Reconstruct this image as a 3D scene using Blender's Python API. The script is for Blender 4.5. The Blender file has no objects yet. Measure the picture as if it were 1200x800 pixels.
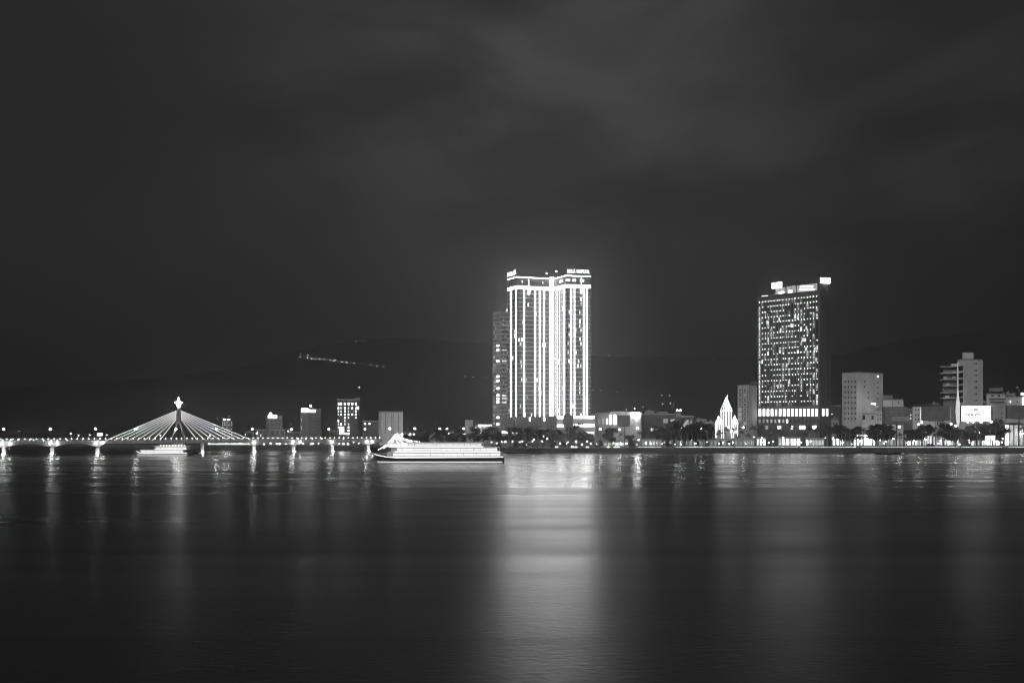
import bpy, bmesh, math, random
from mathutils import Vector, Matrix, noise
random.seed(7)
R = math.radians
sc = bpy.context.scene
COL = sc.collection
H, CAMZ, F = 503.0, 20.0, 1000.0          # horizon row, eye height (a hotel balcony), focal length in photo pixels
LAND = 4.2

# ------------------------------------------------------------------ helpers
def wx(x, Y): return (x - 600.0) / F * Y
def wz(y, Y): return CAMZ + (H - y) / F * Y
def P(x, y, Y): return Vector((wx(x, Y), Y, wz(y, Y)))

def mat(name, col=0.2, rough=0.7, emit=0.0, spec=0.3, metal=0.0, vary=0.0, scale=1.0, tr=0.0):
    m = bpy.data.materials.new(name); m.use_nodes = True
    nt = m.node_tree; b = nt.nodes['Principled BSDF']
    b.inputs['Base Color'].default_value = (col, col, col, 1)
    b.inputs['Roughness'].default_value = rough
    b.inputs['Metallic'].default_value = metal
    b.inputs['Specular IOR Level'].default_value = spec
    if emit:
        b.inputs['Emission Color'].default_value = (1, 1, 1, 1)
        b.inputs['Emission Strength'].default_value = emit
    if vary:
        tc = nt.nodes.new('ShaderNodeTexCoord')
        n = nt.nodes.new('ShaderNodeTexNoise'); n.inputs['Scale'].default_value = scale; n.inputs['Detail'].default_value = 5
        mp = nt.nodes.new('ShaderNodeMapping'); mp.inputs['Scale'].default_value = (1, 1, .35)
        r = nt.nodes.new('ShaderNodeMapRange')
        r.inputs['From Min'].default_value = .3; r.inputs['From Max'].default_value = .7
        base = emit if emit else col
        r.inputs['To Min'].default_value = base * (1 - vary); r.inputs['To Max'].default_value = base * (1 + vary)
        nt.links.new(tc.outputs['Object'], mp.inputs[0]); nt.links.new(mp.outputs[0], n.inputs['Vector'])
        nt.links.new(n.outputs['Fac'], r.inputs['Value'])
        if emit: nt.links.new(r.outputs[0], b.inputs['Emission Strength'])
        else: nt.links.new(r.outputs[0], b.inputs['Base Color'])
    return m

M = dict(
    white_wall=mat('white_wall', .55, .8, vary=.18, scale=.12),
    pale_wall=mat('pale_wall', .40, .8, vary=.2, scale=.12),
    grey_wall=mat('grey_wall', .22, .8, vary=.25, scale=.12),
    dark_wall=mat('dark_wall', .09, .7, vary=.3, scale=.1),
    concrete=mat('concrete', .34, .8, vary=.2, scale=.3),
    pale_concrete=mat('pale_concrete', .5, .8, vary=.15, scale=.3),
    roof=mat('roof_sheet', .06, .7),
    dark_glass=mat('dark_glass', .03, .12, spec=.6),
    mid_glass=mat('mid_glass', .10, .25, spec=.6, vary=.4, scale=.15),
    slab=mat('slab_paint', .5, .6),
    metal=mat('painted_metal', .08, .5, metal=.4),
    pale_metal=mat('pale_metal', .35, .5),
    black=mat('black_panel', .025, .6),
    panel=mat('billboard_skin', .16, .55, vary=.25, scale=.2),
    ink=mat('pale_ink', .35, .6),
    dark_ink=mat('dark_ink', .10, .6),
    hull=mat('dark_hull_paint', .03, .35, vary=.2, scale=.4),
    boat_white=mat('white_boat_paint', .7, .4),
    tyre=mat('tyre_rubber', .02, .8),
    car=mat('car_paint', .12, .3, spec=.6),
    led=mat('led_strip', .8, .5, emit=15),
    led_band=mat('crown_led_band', .8, .5, emit=12),
    letter=mat('roof_letter_light', .8, .5, emit=1.5),
    led_soft=mat('soft_led_panel', .8, .5, emit=3.6, vary=.2, scale=.06),
    led_thin=mat('thin_led', .8, .5, emit=2.2),
    sign=mat('sign_light', .8, .5, emit=9),
    sign_soft=mat('sign_panel_light', .7, .5, emit=1.1, vary=.5, scale=.4),
    lamp=mat('lamp_globe', .8, .4, emit=110),
    small_lamp=mat('small_lamp_globe', .8, .4, emit=26),
    hill_lamp=mat('hill_lamp_globe', .8, .4, emit=17),
    flood=mat('floodlight_glass', .8, .4, emit=45),
    pier_flood=mat('pier_floodlight_glass', .8, .4, emit=85),
    bulb=mat('bulb_glass', .8, .4, emit=8),
    string=mat('light_string', .8, .4, emit=4.8),
    cable=mat('lit_cable', .7, .5, emit=1.1),
    win_hi=mat('window_bright', .6, .4, emit=4.5, vary=.5, scale=.6),
    win_mid=mat('window_lit', .5, .4, emit=1.0, vary=.55, scale=.6),
    win_lo=mat('window_dim', .4, .4, emit=.28, vary=.6, scale=.6),
    win_glow=mat('window_curtain_glow', .4, .4, emit=.13, vary=.5, scale=.5),
    win_curtain=mat('window_curtain_lit', .5, .4, emit=.5, vary=.5, scale=.5),
    room_dot=mat('room_ceiling_lamp', .8, .4, emit=4.2, vary=.85, scale=.28),
    shop=mat('shopfront_light', .7, .5, emit=2.4, vary=.9, scale=.35),
    shop_soft=mat('shopfront_soft_light', .6, .5, emit=.5, vary=.8, scale=.5),
    deck_light=mat('boat_deck_lighting', .8, .5, emit=.8, vary=.35, scale=.25),
    trail_glow=mat('trail_glow', .8, .5, emit=.9, vary=.7, scale=.06),
    boat_lamp=mat('boat_ceiling_light', .8, .5, emit=.7),
    trunk=mat('bark', .12, .9, vary=.3, scale=1.5),
    palm_trunk=mat('palm_bark', .25, .9, vary=.3, scale=1.5),
    leaf=mat('leaf', .035, .65, vary=.5, scale=.6),
    palm_leaf=mat('palm_leaf', .05, .55, vary=.4, scale=.6),
    lit_board=mat('backlit_billboard', .8, .5, emit=1.7, vary=.06, scale=.1),
)

class MB:
    def __init__(s): s.bm = bmesh.new()
    def quad_prism(s, base, z0, z1):
        """base: list of (x,y) plan points, any order winding; closed prism"""
        n = len(base)
        lo = [s.bm.verts.new((p[0], p[1], z0)) for p in base]
        hi = [s.bm.verts.new((p[0], p[1], z1)) for p in base]
        s.bm.faces.new(lo); s.bm.faces.new(hi)
        for i in range(n):
            s.bm.faces.new((lo[i], lo[(i+1) % n], hi[(i+1) % n], hi[i]))
        return s
    def box(s, cx, cy, z0, sx, sy, z1, rot=0.0):
        c, si = math.cos(rot), math.sin(rot)
        pts = [(-sx/2, -sy/2), (sx/2, -sy/2), (sx/2, sy/2), (-sx/2, sy/2)]
        return s.quad_prism([(cx + a*c - b*si, cy + a*si + b*c) for a, b in pts], z0, z1)
    def bar(s, a, b, r, r2=None, n=6):
        a, b = Vector(a), Vector(b); d = (b - a)
        if d.length < 1e-6: return s
        q = d.to_track_quat('Z', 'Y'); r2 = r if r2 is None else r2
        A, B = [], []
        for i in range(n):
            t = 2*math.pi*i/n; o = Vector((math.cos(t), math.sin(t), 0))
            A.append(s.bm.verts.new(a + q @ (o*r))); B.append(s.bm.verts.new(b + q @ (o*r2)))
        s.bm.faces.new(A); s.bm.faces.new(B)
        for i in range(n): s.bm.faces.new((A[i], A[(i+1) % n], B[(i+1) % n], B[i]))
        return s
    def ball(s, c, r, sz=1.0, seg=8):
        mtx = Matrix.Translation(Vector(c)) @ Matrix.Diagonal((r, r, r*sz, 1))
        bmesh.ops.create_uvsphere(s.bm, u_segments=seg, v_segments=max(4, seg*2//3), radius=1, matrix=mtx); return s
    def poly(s, pts):
        s.bm.faces.new([s.bm.verts.new(p) for p in pts]); return s
    def loft(s, rings, cap=True):
        vs = [[s.bm.verts.new(p) for p in r] for r in rings]
        n = len(vs[0])
        for a, b in zip(vs, vs[1:]):
            for i in range(n): s.bm.faces.new((a[i], a[(i+1) % n], b[(i+1) % n], b[i]))
        if cap: s.bm.faces.new(vs[0]); s.bm.faces.new(vs[-1])
        return s
    def data(s, name, material, off=(0, 0, 0), smooth=False):
        bmesh.ops.translate(s.bm, verts=s.bm.verts, vec=-Vector(off))
        bmesh.ops.recalc_face_normals(s.bm, faces=s.bm.faces)
        me = bpy.data.meshes.new(name); s.bm.to_mesh(me); s.bm.free()
        if smooth:
            for p in me.polygons: p.use_smooth = True
        me.materials.append(material if not isinstance(material, str) else M[material]); return me
    def build(s, name, material, parent=None, smooth=False):
        """coordinates are world coordinates; parts are stored relative to their thing's base"""
        off = rootloc(parent) if parent else Vector()
        return link(name, s.data(name, material, off, smooth), parent)

def rootloc(o):
    v = Vector()
    while o is not None: v += o.location; o = o.parent
    return v
def link(name, me, parent=None):
    o = bpy.data.objects.new(name, me); COL.objects.link(o)
    if parent: o.parent = parent
    return o
def tag(o, label=None, cat=None, group=None, kind=None):
    for k, v in (('label', label), ('category', cat), ('group', group), ('kind', kind)):
        if v: o[k] = v
    return o
def empty(name, loc, label, cat, group=None):
    o = bpy.data.objects.new(name, None); o.location = loc; o.empty_display_size = 1; COL.objects.link(o)
    return tag(o, label, cat, group)
def copy_tree(src, loc, rotz=None):
    r = src.copy(); COL.objects.link(r); r.location = loc
    if rotz is not None: r.rotation_euler = (0, 0, rotz)
    for ch in list(src.children):
        c = ch.copy(); COL.objects.link(c); c.parent = r
        for g in list(ch.children):
            d = g.copy(); COL.objects.link(d); d.parent = c
    return r

ORD = ['first', 'second', 'third', 'fourth', 'fifth', 'sixth', 'seventh', 'eighth', 'ninth', 'tenth', 'eleventh', 'twelfth',
       'thirteenth', 'fourteenth', 'fifteenth', 'sixteenth', 'seventeenth', 'eighteenth', 'nineteenth', 'twentieth']
MARKS = [(0, 'the left bridge end'), (90, 'the bridge left of the cables'), (165, 'the left half of the cable fan'), (250, 'the right half of the cable fan'),
         (322, 'the block with the small roof sign'), (364, 'the wide block with bright roof bar'),
         (408, 'the block with glowing windows'), (458, 'the pale grey slab block'), (515, 'the big cruise boat'),
         (570, 'the low hall with a roof sign'), (635, 'the bright twin tower'), (705, 'the hall with lit arches'), (735, 'the lone dark billboard'),
         (785, 'the low dark office block'), (825, 'the long low hall'), (851, 'the lit spired church'), (875, 'the narrow gridded hotel'),
         (925, 'the dotted hotel slab'), (978, 'the gabled houses'), (1012, 'the white slab block'), (1050, 'the billboard with a white band'),
         (1097, 'the blank dark billboard'), (1145, 'the backlit billboard'), (1190, 'the billboard at the right edge')]
def mark_labels(items, fmt, where='before'):
    """items: list of (x, object). fmt has {o} ordinal and {m} landmark. One label each."""
    by = {}
    for x, o in items:
        k = min(range(len(MARKS)), key=lambda i: abs(MARKS[i][0] - x)); by.setdefault(k, []).append((x, o))
    for k, l in by.items():
        l.sort(key=lambda t: t[0])
        for i, (x, o) in enumerate(l):
            o['label'] = fmt.format(o=('sole' if len(l) == 1 else ORD[min(i, 19)] + ' from left'), m=MARKS[k][1])

# ------------------------------------------------------------------ camera
cam = bpy.data.cameras.new('camera'); camo = bpy.data.objects.new('camera', cam); COL.objects.link(camo)
camo.location = (0, 0, CAMZ); camo.rotation_euler = (R(90), 0, 0)
cam.sensor_width = 36; cam.lens = 30; cam.shift_y = (H - 400) / 1200; cam.clip_end = 60000; cam.clip_start = .5
sc.camera = camo

# ------------------------------------------------------------------ world: night sky with city-lit cloud
w = bpy.data.worlds.new('World'); sc.world = w; w.use_nodes = True
nt = w.node_tree; nt.nodes.clear()
def N(t, **kw):
    n = nt.nodes.new(t)
    for k, v in kw.items(): setattr(n, k, v)
    return n
def L(a, b): nt.links.new(a, b)
def math_(op, a, b=None, c=None):
    n = N('ShaderNodeMath', operation=op)
    for i, v in enumerate((a, b, c)):
        if v is None: continue
        if isinstance(v, (int, float)): n.inputs[i].default_value = v
        else: L(v, n.inputs[i])
    return n.outputs[0]
SUN_EL, SUN_AZ = R(34), R(205)
out = N('ShaderNodeOutputWorld'); bg = N('ShaderNodeBackground'); L(bg.outputs[0], out.inputs[0]); bg.inputs[1].default_value = .1
sky = N('ShaderNodeTexSky', sky_type='NISHITA'); sky.sun_disc = False; sky.sun_elevation = R(-6); sky.sun_rotation = SUN_AZ
bw = N('ShaderNodeRGBToBW'); L(sky.outputs[0], bw.inputs[0])
tc = N('ShaderNodeTexCoord')
def lobe(x, y, width):
    d = Vector(((x-600)/F, 1, (H-y)/F)).normalized()
    v = N('ShaderNodeVectorMath', operation='DISTANCE'); L(tc.outputs['Generated'], v.inputs[0]); v.inputs[1].default_value = d
    e = math_('POWER', math_('DIVIDE', v.outputs['Value'], width), 2.0)
    return math_('EXPONENT', math_('MULTIPLY', e, -1.0))
def cloud(scale, sx, sy, sz, lo, hi, det=5, seed=0, dist=.6):
    mp = N('ShaderNodeMapping'); mp.inputs['Scale'].default_value = (sx, sy, sz); mp.inputs['Location'].default_value = (seed, seed*.7, seed*.3)
    L(tc.outputs['Generated'], mp.inputs[0])
    n = N('ShaderNodeTexNoise'); n.inputs['Scale'].default_value = scale; n.inputs['Detail'].default_value = det; n.inputs['Roughness'].default_value = .5
    n.inputs['Distortion'].default_value = dist; L(mp.outputs[0], n.inputs['Vector'])
    r = N('ShaderNodeMapRange', interpolation_type='SMOOTHSTEP'); r.inputs['From Min'].default_value = lo; r.inputs['From Max'].default_value = hi
    L(n.outputs['Fac'], r.inputs['Value']); return r.outputs[0]
c1 = cloud(2.2, 1, 1, 2.6, .30, .72, 3, 3.1, .4)
c2 = cloud(4.2, 1, 1, 2.4, .32, .74, 5, 1.7, .35)
# base night grey + cloud deck lit by the city under it
base = math_('ADD', .0135, math_('MULTIPLY', c1, .010))
big = math_('MULTIPLY', lobe(640, 60, .27), math_('ADD', .25, math_('MULTIPLY', c2, 1.15)))
val = math_('ADD', base, math_('MULTIPLY', big, .047))
val = math_('ADD', val, math_('MULTIPLY', math_('MULTIPLY', lobe(1150, 170, .10), c2), .026))
val = math_('ADD', val, math_('MULTIPLY', lobe(640, 420, .22), .008))
val = math_('ADD', val, math_('MULTIPLY', lobe(20, 420, .30), .011))
val = math_('ADD', val, math_('MULTIPLY', math_('MULTIPLY', lobe(900, 230, .22), c2), .007))
val = math_('ADD', math_('MULTIPLY', val, 10.0), math_('MULTIPLY', bw.outputs[0], .2))
L(val, bg.inputs[0])

# fill sun added to lift the facades, standing in for near-bank city light
sl = bpy.data.lights.new('facade_fill', 'SUN'); sl.energy = 1.4; sl.angle = R(12); sl.color = (1, 1, 1)
so = bpy.data.objects.new('facade_fill', sl); COL.objects.link(so)
so.rotation_euler = (R(62), 0, R(-22))

# ------------------------------------------------------------------ water
def water_mat():
    m = bpy.data.materials.new('river_water'); m.use_nodes = True; t = m.node_tree; b = t.nodes['Principled BSDF']
    b.inputs['Base Color'].default_value = (.004, .004, .004, 1); b.inputs['IOR'].default_value = 2.1
    b.inputs['Specular IOR Level'].default_value = .5
    g = t.nodes.new('ShaderNodeNewGeometry')
    def nz(sx, sy, scale, det, dist, lo, hi, a, c):
        mp = t.nodes.new('ShaderNodeMapping'); mp.inputs['Scale'].default_value = (sx, sy, 1)
        mp.inputs['Rotation'].default_value = (0, 0, R(-5))
        t.links.new(g.outputs['Position'], mp.inputs[0])
        n = t.nodes.new('ShaderNodeTexNoise'); n.inputs['Scale'].default_value = scale; n.inputs['Detail'].default_value = det; n.inputs['Distortion'].default_value = dist
        t.links.new(mp.outputs[0], n.inputs['Vector'])
        r = t.nodes.new('ShaderNodeMapRange'); r.inputs['From Min'].default_value = lo; r.inputs['From Max'].default_value = hi
        r.inputs['To Min'].default_value = a; r.inputs['To Max'].default_value = c
        t.links.new(n.outputs['Fac'], r.inputs['Value']); return r.outputs[0], n.outputs['Fac']
    r1, _ = nz(1/300, 1/60, 1.0, 3, .8, .25, .75, -110, 110)
    r2, _ = nz(1/70, 1/10, 1.0, 4, .4, .25, .75, -.03, .03)
    r3, _ = nz(1/420, 1/34, 1.0, 4, 1.4, .3, .7, -.06, .06)
    def mth(op, p, q):
        n = t.nodes.new('ShaderNodeMath'); n.operation = op
        for i, v in enumerate((p, q)):
            if isinstance(v, (int, float)): n.inputs[i].default_value = v
            else: t.links.new(v, n.inputs[i])
        return n.outputs[0]
    sx = t.nodes.new('ShaderNodeSeparateXYZ'); t.links.new(g.outputs['Position'], sx.inputs[0])
    # sheltered, calmer water towards the far bank, choppier open water in midstream
    cm = t.nodes.new('ShaderNodeMapRange'); cm.interpolation_type = 'SMOOTHSTEP'
    cm.inputs['From Min'].default_value = 110; cm.inputs['From Max'].default_value = 430; cm.inputs['To Min'].default_value = .325; cm.inputs['To Max'].default_value = .262
    t.links.new(mth('ADD', sx.outputs['Y'], r1), cm.inputs['Value'])
    t.links.new(mth('ADD', mth('ADD', cm.outputs[0], r2), r3), b.inputs['Roughness'])
    _, f1 = nz(1/1.7, 1/.6, 1.0, 4, .5, 0, 1, 0, 1)
    bs = t.nodes.new('ShaderNodeMapRange'); bs.inputs['From Min'].default_value = 90; bs.inputs['From Max'].default_value = 330
    bs.inputs['To Min'].default_value = .42; bs.inputs['To Max'].default_value = .03; t.links.new(sx.outputs['Y'], bs.inputs['Value'])
    bp = t.nodes.new('ShaderNodeBump'); bp.inputs['Strength'].default_value = .09; bp.inputs['Distance'].default_value = .12
    t.links.new(bs.outputs[0], bp.inputs['Strength']); t.links.new(f1, bp.inputs['Height']); t.links.new(bp.outputs[0], b.inputs['Normal'])
    return m
wm = MB(); wm.poly([(-20000, -400, 0), (20000, -400, 0), (20000, 20000, 0), (-20000, 20000, 0)])
tag(wm.build('river_water', water_mat()), 'dark river with long smeared reflections of the city lights', 'water', kind='structure')

# ------------------------------------------------------------------ land
shore = [(9000, 730), (0, 730), (-62, 742), (-128, 768), (-165, 812), (-300, 862), (-450, 950), (-760, 1150), (-3000, 1500), (-16000, 2300), (-16000, 19000), (9000, 19000)]
g = MB(); vs = [g.bm.verts.new((x, y, LAND)) for x, y in shore]; g.bm.faces.new(vs)
lo = [g.bm.verts.new((x, y - 1.2, -2)) for x, y in shore[:10]]
for i in range(9): g.bm.faces.new((vs[i], vs[i+1], lo[i+1], lo[i]))
tag(g.build('ground', mat('ground_earth', .07, .9, vary=.3, scale=.05)), 'flat far bank with a dark stone quay wall', 'ground', kind='structure')
# promenade paving and road laid over it
pm = MB(); pm.poly([(-6, 732, LAND+.02), (1400, 732, LAND+.02), (1400, 748, LAND+.02), (-6, 748, LAND+.02)])
tag(pm.build('promenade', mat('promenade_paving', .3, .8, vary=.15, scale=.3)), 'pale paved riverside promenade along the quay', 'promenade', kind='structure')
rd = MB(); rd.poly([(-6, 750, LAND+.01), (1400, 750, LAND+.01), (1400, 764, LAND+.01), (-6, 764, LAND+.01)])
tag(rd.build('road', mat('asphalt', .05, .8, vary=.2, scale=.4)), 'riverside road behind the promenade trees', 'road', kind='structure')
kb = MB(); kb.quad_prism([(-6, 748.4), (1400, 748.4), (1400, 749.2), (-6, 749.2)], LAND, LAND+.15)
tag(kb.build('kerb', 'concrete'), 'stone kerb between promenade and road', 'kerb', kind='structure')
mk = MB()
for i in range(90): mk.poly([(i*9, 756.9, LAND+.016), (i*9+4, 756.9, LAND+.016), (i*9+4, 757.1, LAND+.016), (i*9, 757.1, LAND+.016)])
tag(mk.build('road_markings', mat('road_paint', .7, .7)), 'white dashed centre line of the riverside road', 'road markings', kind='structure')

# ------------------------------------------------------------------ hills
RIDGE = [(-400, 486), (-100, 480), (0, 470), (60, 456), (110, 449), (170, 444), (230, 441), (280, 435), (320, 425), (350, 414), (390, 403), (425, 399), (480, 400),
         (525, 403), (577, 407), (640, 413), (697, 418), (760, 417), (832, 420), (875, 422), (930, 424), (979, 417), (1027, 407), (1070, 397), (1113, 395), (1160, 398), (1200, 401), (1300, 412), (1600, 450)]
YR = 6200.0
def ridge(X, Y):
    x = 600 + X / YR * F
    pts = RIDGE
    if x <= pts[0][0]: y = pts[0][1]
    elif x >= pts[-1][0]: y = pts[-1][1]
    else:
        for (a, ya), (b, yb) in zip(pts, pts[1:]):
            if a <= x <= b:
                t = (x-a)/(b-a); t = t*t*(3-2*t); y = ya + (yb-ya)*t; break
    return wz(y, YR)
def hill_h(X, Y):
    d = (Y - YR) / (2500 if Y < YR else 2200)
    s = max(0.0, 1 - abs(d)); s = s*s*(3-2*s)
    h = ridge(X, Y)
    n = noise.fractal(Vector((X/900, Y/700, 3.3)), 1.0, 2.0, 5) * 70 * s * (0.25 + abs(d))
    n += noise.fractal(Vector((X/130, Y/130, 1.3)), 1.0, 2.0, 3) * 9 * min(1, s*2)
    return h*s + n - 3*(1-s)
hm = MB(); nx, ny = 190, 46; grid = []
for j in range(ny+1):
    Y = 3700 + (8400-3700)*j/ny; row = []
    for i in range(nx+1):
        X = -6600 + 13200*i/nx; row.append(hm.bm.verts.new((X, Y, hill_h(X, Y))))
    grid.append(row)
for j in range(ny):
    for i in range(nx): hm.bm.faces.new((grid[j][i], grid[j][i+1], grid[j+1][i+1], grid[j+1][i]))
from mathutils.bvhtree import BVHTree
hm.bm.normal_update(); HB = BVHTree.FromBMesh(hm.bm)
tag(hm.build('hills', mat('forested_hill', .008, .95, vary=.4, scale=.01), smooth=True), 'low forested mountain ridge dark against the night sky', 'hills', kind='structure')
def hill_hit(x, y):
    while y < 520:
        d = Vector(((x-600)/F, 1, (H-y)/F)).normalized(); h = HB.ray_cast(Vector((0, 0, CAMZ)), d)
        if h[0] is not None: return h[0]
        y += .5
    return Vector((wx(x, 3720), 3720, LAND))

# ------------------------------------------------------------------ buildings toolkit
class Fac:
    """a flat facade between plan points a and b (left to right as seen)"""
    def __init__(s, a, b): s.a, s.b = Vector(a).to_2d(), Vector(b).to_2d(); d = (s.b - s.a); s.len = d.length; s.d = d.normalized(); s.n = Vector((s.d.y, -s.d.x))
    def t(s, x):
        k = (x-600)/F; dx, dy = s.b.x-s.a.x, s.b.y-s.a.y
        return (k*s.a.y - s.a.x) / (dx - k*dy) * s.len
    def pt(s, u, o=0): return s.a + s.d*u + s.n*o
    def z(s, x, y): return wz(y, s.pt(s.t(x)).y)
    def rect(s, mb, u0, u1, z0, z1, o0=-.1, o1=.12):
        p = [s.pt(u0, o0), s.pt(u1, o0), s.pt(u1, o1), s.pt(u0, o1)]
        mb.quad_prism([(q.x, q.y) for q in p], min(z0, z1), max(z0, z1)); return mb
    def px(s, x0, x1, y0, y1, m, name, parent, o=.12, depth=.1):
        xm = (x0+x1)/2
        return s.rect(MB(), s.t(x0), s.t(x1), s.z(xm, y1), s.z(xm, y0), -depth, o).build(name, m, parent)

def plan(x, Y): return (wx(x, Y), Y)
def building(name, label, cat, chain, ytop, m, depth=20, parapet='concrete', z0=LAND, group=None, roofm='roof'):
    """chain: [(x px, depth Y)] front corners left to right; ytop: roof row at the first corner"""
    pts = [plan(x, Y) for x, Y in chain]
    ztop = wz(ytop, chain[0][1])
    cx = sum(p[0] for p in pts)/len(pts); Y0 = min(p[1] for p in pts)
    root = empty(name, (cx, Y0, z0), label, cat, group)
    Yb = max(p[1] for p in pts) + depth
    k0, k1 = Yb/pts[0][1], Yb/pts[-1][1]
    xl_, xr_ = pts[0][0], pts[-1][0]
    if xl_ > 0: xl_ = xl_*Yb/pts[0][1] + .6
    if xr_ < 0: xr_ = xr_*Yb/pts[-1][1] - .6
    fp = pts + [(xr_, Yb), (xl_, Yb)]
    MB().quad_prism(fp, z0, ztop).build('wall', m, root)
    c = Vector((sum(p[0] for p in fp)/len(fp), sum(p[1] for p in fp)/len(fp)))
    ring = [tuple(c + (Vector(p)-c)*1.012) for p in fp]
    MB().quad_prism(ring, ztop-.9, ztop+.35).build('parapet', parapet, root)
    inner = [tuple(c + (Vector(p)-c)*.985) for p in fp]
    MB().quad_prism(inner, ztop+.36, ztop+.5).build('roof', roofm, root)
    b = type('B', (), {})(); b.root, b.ztop, b.z0 = root, ztop, z0
    b.f = [Fac(a, bb) for a, bb in zip(pts, pts[1:])]; return b
def windows(b, fi, xs, ys, w, h, m, skip=0.0, lit=None, plit=0.0, name='window'):
    f = b.f[fi]
    for x in xs:
        for y in ys:
            if random.random() < skip: continue
            mm = m
            if lit and random.random() < plit: mm = random.choice(lit)
            f.px(x-w/2, x+w/2, y-h/2, y+h/2, mm, name, b.root)
def frange(a, b, n): return [a + (b-a)*i/(n-1) for i in range(n)] if n > 1 else [a]
def scribble(f, x0, x1, y0, y1, rows, m, parent, name='lettering', o=.2, seed=1, fill=.8, gs=1.0):
    """rows of small letter-like strokes, as illegible as they are in the photo"""
    rnd = random.Random(seed); mb = MB(); rh = (y1-y0)/rows
    for r in range(rows):
        x = x0 + rnd.random()*(x1-x0)*.12; end = x1 - rnd.random()*(x1-x0)*.18
        while x < end:
            wd = (.55 + rnd.random()*.5)*gs
            if rnd.random() < fill:
                ya = y0 + r*rh + rh*.18; yb = y0 + (r+1)*rh - rh*.2; u0, u1 = f.t(x), f.t(x+wd*.75)
                zt, zb = f.z(x, ya), f.z(x, yb); k = rnd.randrange(4); st = (u1-u0)*.36; bar = (zt-zb)*.24
                f.rect(mb, u0, u0+st, zb, zt, .05, o)
                if k in (0, 1): f.rect(mb, u0+st+.01, u1, zt-bar, zt, .05, o)
                if k in (1, 2): f.rect(mb, u0+st+.01, u1, zb, zb+bar, .05, o)
                if k == 3: f.rect(mb, u1-st, u1, zb, zt, .05, o)
                if k in (0, 3): f.rect(mb, u0+st+.01, u1-st-.01, (zt+zb)/2-bar/2, (zt+zb)/2+bar/2, .05, o)
            x += wd
    return mb.build(name, m, parent)
def text_mesh(txt, f, u0, u1, z0, z1, out, m, parent, name='lettering'):
    cu = bpy.data.curves.new('lettering_curve', 'FONT'); cu.body = txt; cu.extrude = .12; cu.size = 1; cu.offset = .012
    t = bpy.data.objects.new('lettering_curve', cu); COL.objects.link(t)
    dg = bpy.context.evaluated_depsgraph_get(); dg.update()
    me = bpy.data.meshes.new_from_object(t.evaluated_get(dg))
    bpy.data.objects.remove(t); bpy.data.curves.remove(cu)
    xs = [v.co.x for v in me.vertices]; ys = [v.co.y for v in me.vertices]
    ax, bx, ay, by = min(xs), max(xs), min(ys), max(ys); off = rootloc(parent)
    for v in me.vertices:
        u = u0 + (v.co.x-ax)/(bx-ax)*(u1-u0); z = z0 + (v.co.y-ay)/(by-ay)*(z1-z0)
        q = f.pt(u, out + v.co.z*3); v.co = Vector((q.x, q.y, z)) - off
    me.materials.clear(); me.materials.append(M[m]); return link(name, me, parent)

# ------------------------------------------------------------------ lamps
_pole, _globe = {}, {}
def lamp(name, base, top, r=.5, m='lamp', cat='lamp', group=None, label='', arm=False, poler=.14):
    """base, top: world points; a pole with a glowing head"""
    h = round(top.z - base.z, 1); h = max(h, .8)
    o = empty(name, base, label, cat, group)
    k = (h, arm, poler)
    if k not in _pole:
        mb = MB().bar((0, 0, 0), (0, 0, h - r*.8), poler, poler*.6, 6).bar((0, 0, 0), (0, 0, .5), poler*2, poler*1.6, 6)
        if arm: mb.bar((0, 0, h-.9), (1.1, 0, h-.4), .07, .05, 5).bar((0, 0, h-.9), (-1.1, 0, h-.4), .07, .05, 5)
        _pole[k] = mb.data('pole', 'metal')
    link('pole', _pole[k], o)
    k = (h, r, m)
    if k not in _globe: _globe[k] = MB().ball((0, 0, h), r, .85, 10).data('globe', m, smooth=True)
    link('globe', _globe[k], o)
    return o

# ------------------------------------------------------------------ cable-stayed bridge
BA, BB = Vector((wx(6, 651), 651)), Vector((wx(430, 757), 757))
bf = Fac(BA, BB)                                    # bridge axis as a 'facade'; n points at the camera side
BZ, HW = 11.4, 6.5
def bp(u, lat, z): q = bf.pt(u, lat); return Vector((q.x, q.y, z))
def bu(x): return bf.t(x)
bridge = empty('cable_stayed_bridge', bp(bu(209), 0, 0), 'long low river bridge with a fan of glowing stay cables and one lit pylon', 'bridge')
U0, U1 = bu(6) - 40, bu(430) + 12
piers = [bu(x) for x in (6, 62, 115, 209, 237, 297, 343, 388, 430)]
def slab_mb(u0, u1, lat0, lat1, z0, z1):
    pts = [bf.pt(u0, lat0), bf.pt(u1, lat0), bf.pt(u1, lat1), bf.pt(u0, lat1)]
    return MB().quad_prism([(q.x, q.y) for q in pts], z0, z1)
slab_mb(U0, U1, -HW, HW, BZ-.55, BZ).build('deck', 'pale_concrete', bridge)
slab_mb(U0, U1, -HW+1.2, HW-1.2, BZ+.004, BZ+.03).build('carriageway', mat('bridge_asphalt', .06, .8), bridge)
fixed = [u for i, u in enumerate(piers) if i not in (3, 4)]
def girder_depth(u):
    if piers[2]+3 < u < piers[5]-3: return 2.0
    d = min(abs(u - q) for q in fixed); return 1.8 + 3.0*max(0, 1 - d/14.0)**1.6
for lat in (HW-.5, -HW+.5):
    mb = MB(); rings = []
    n = 150
    for i in range(n+1):
        u = U0 + (U1-U0)*i/n; d = girder_depth(u)
        rings.append([bp(u, lat-.35, BZ-.56), bp(u, lat+.35, BZ-.56), bp(u, lat+.35, BZ-.56-d), bp(u, lat-.35, BZ-.56-d)])
    mb.loft(rings).build('girder', 'concrete', bridge)
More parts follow.
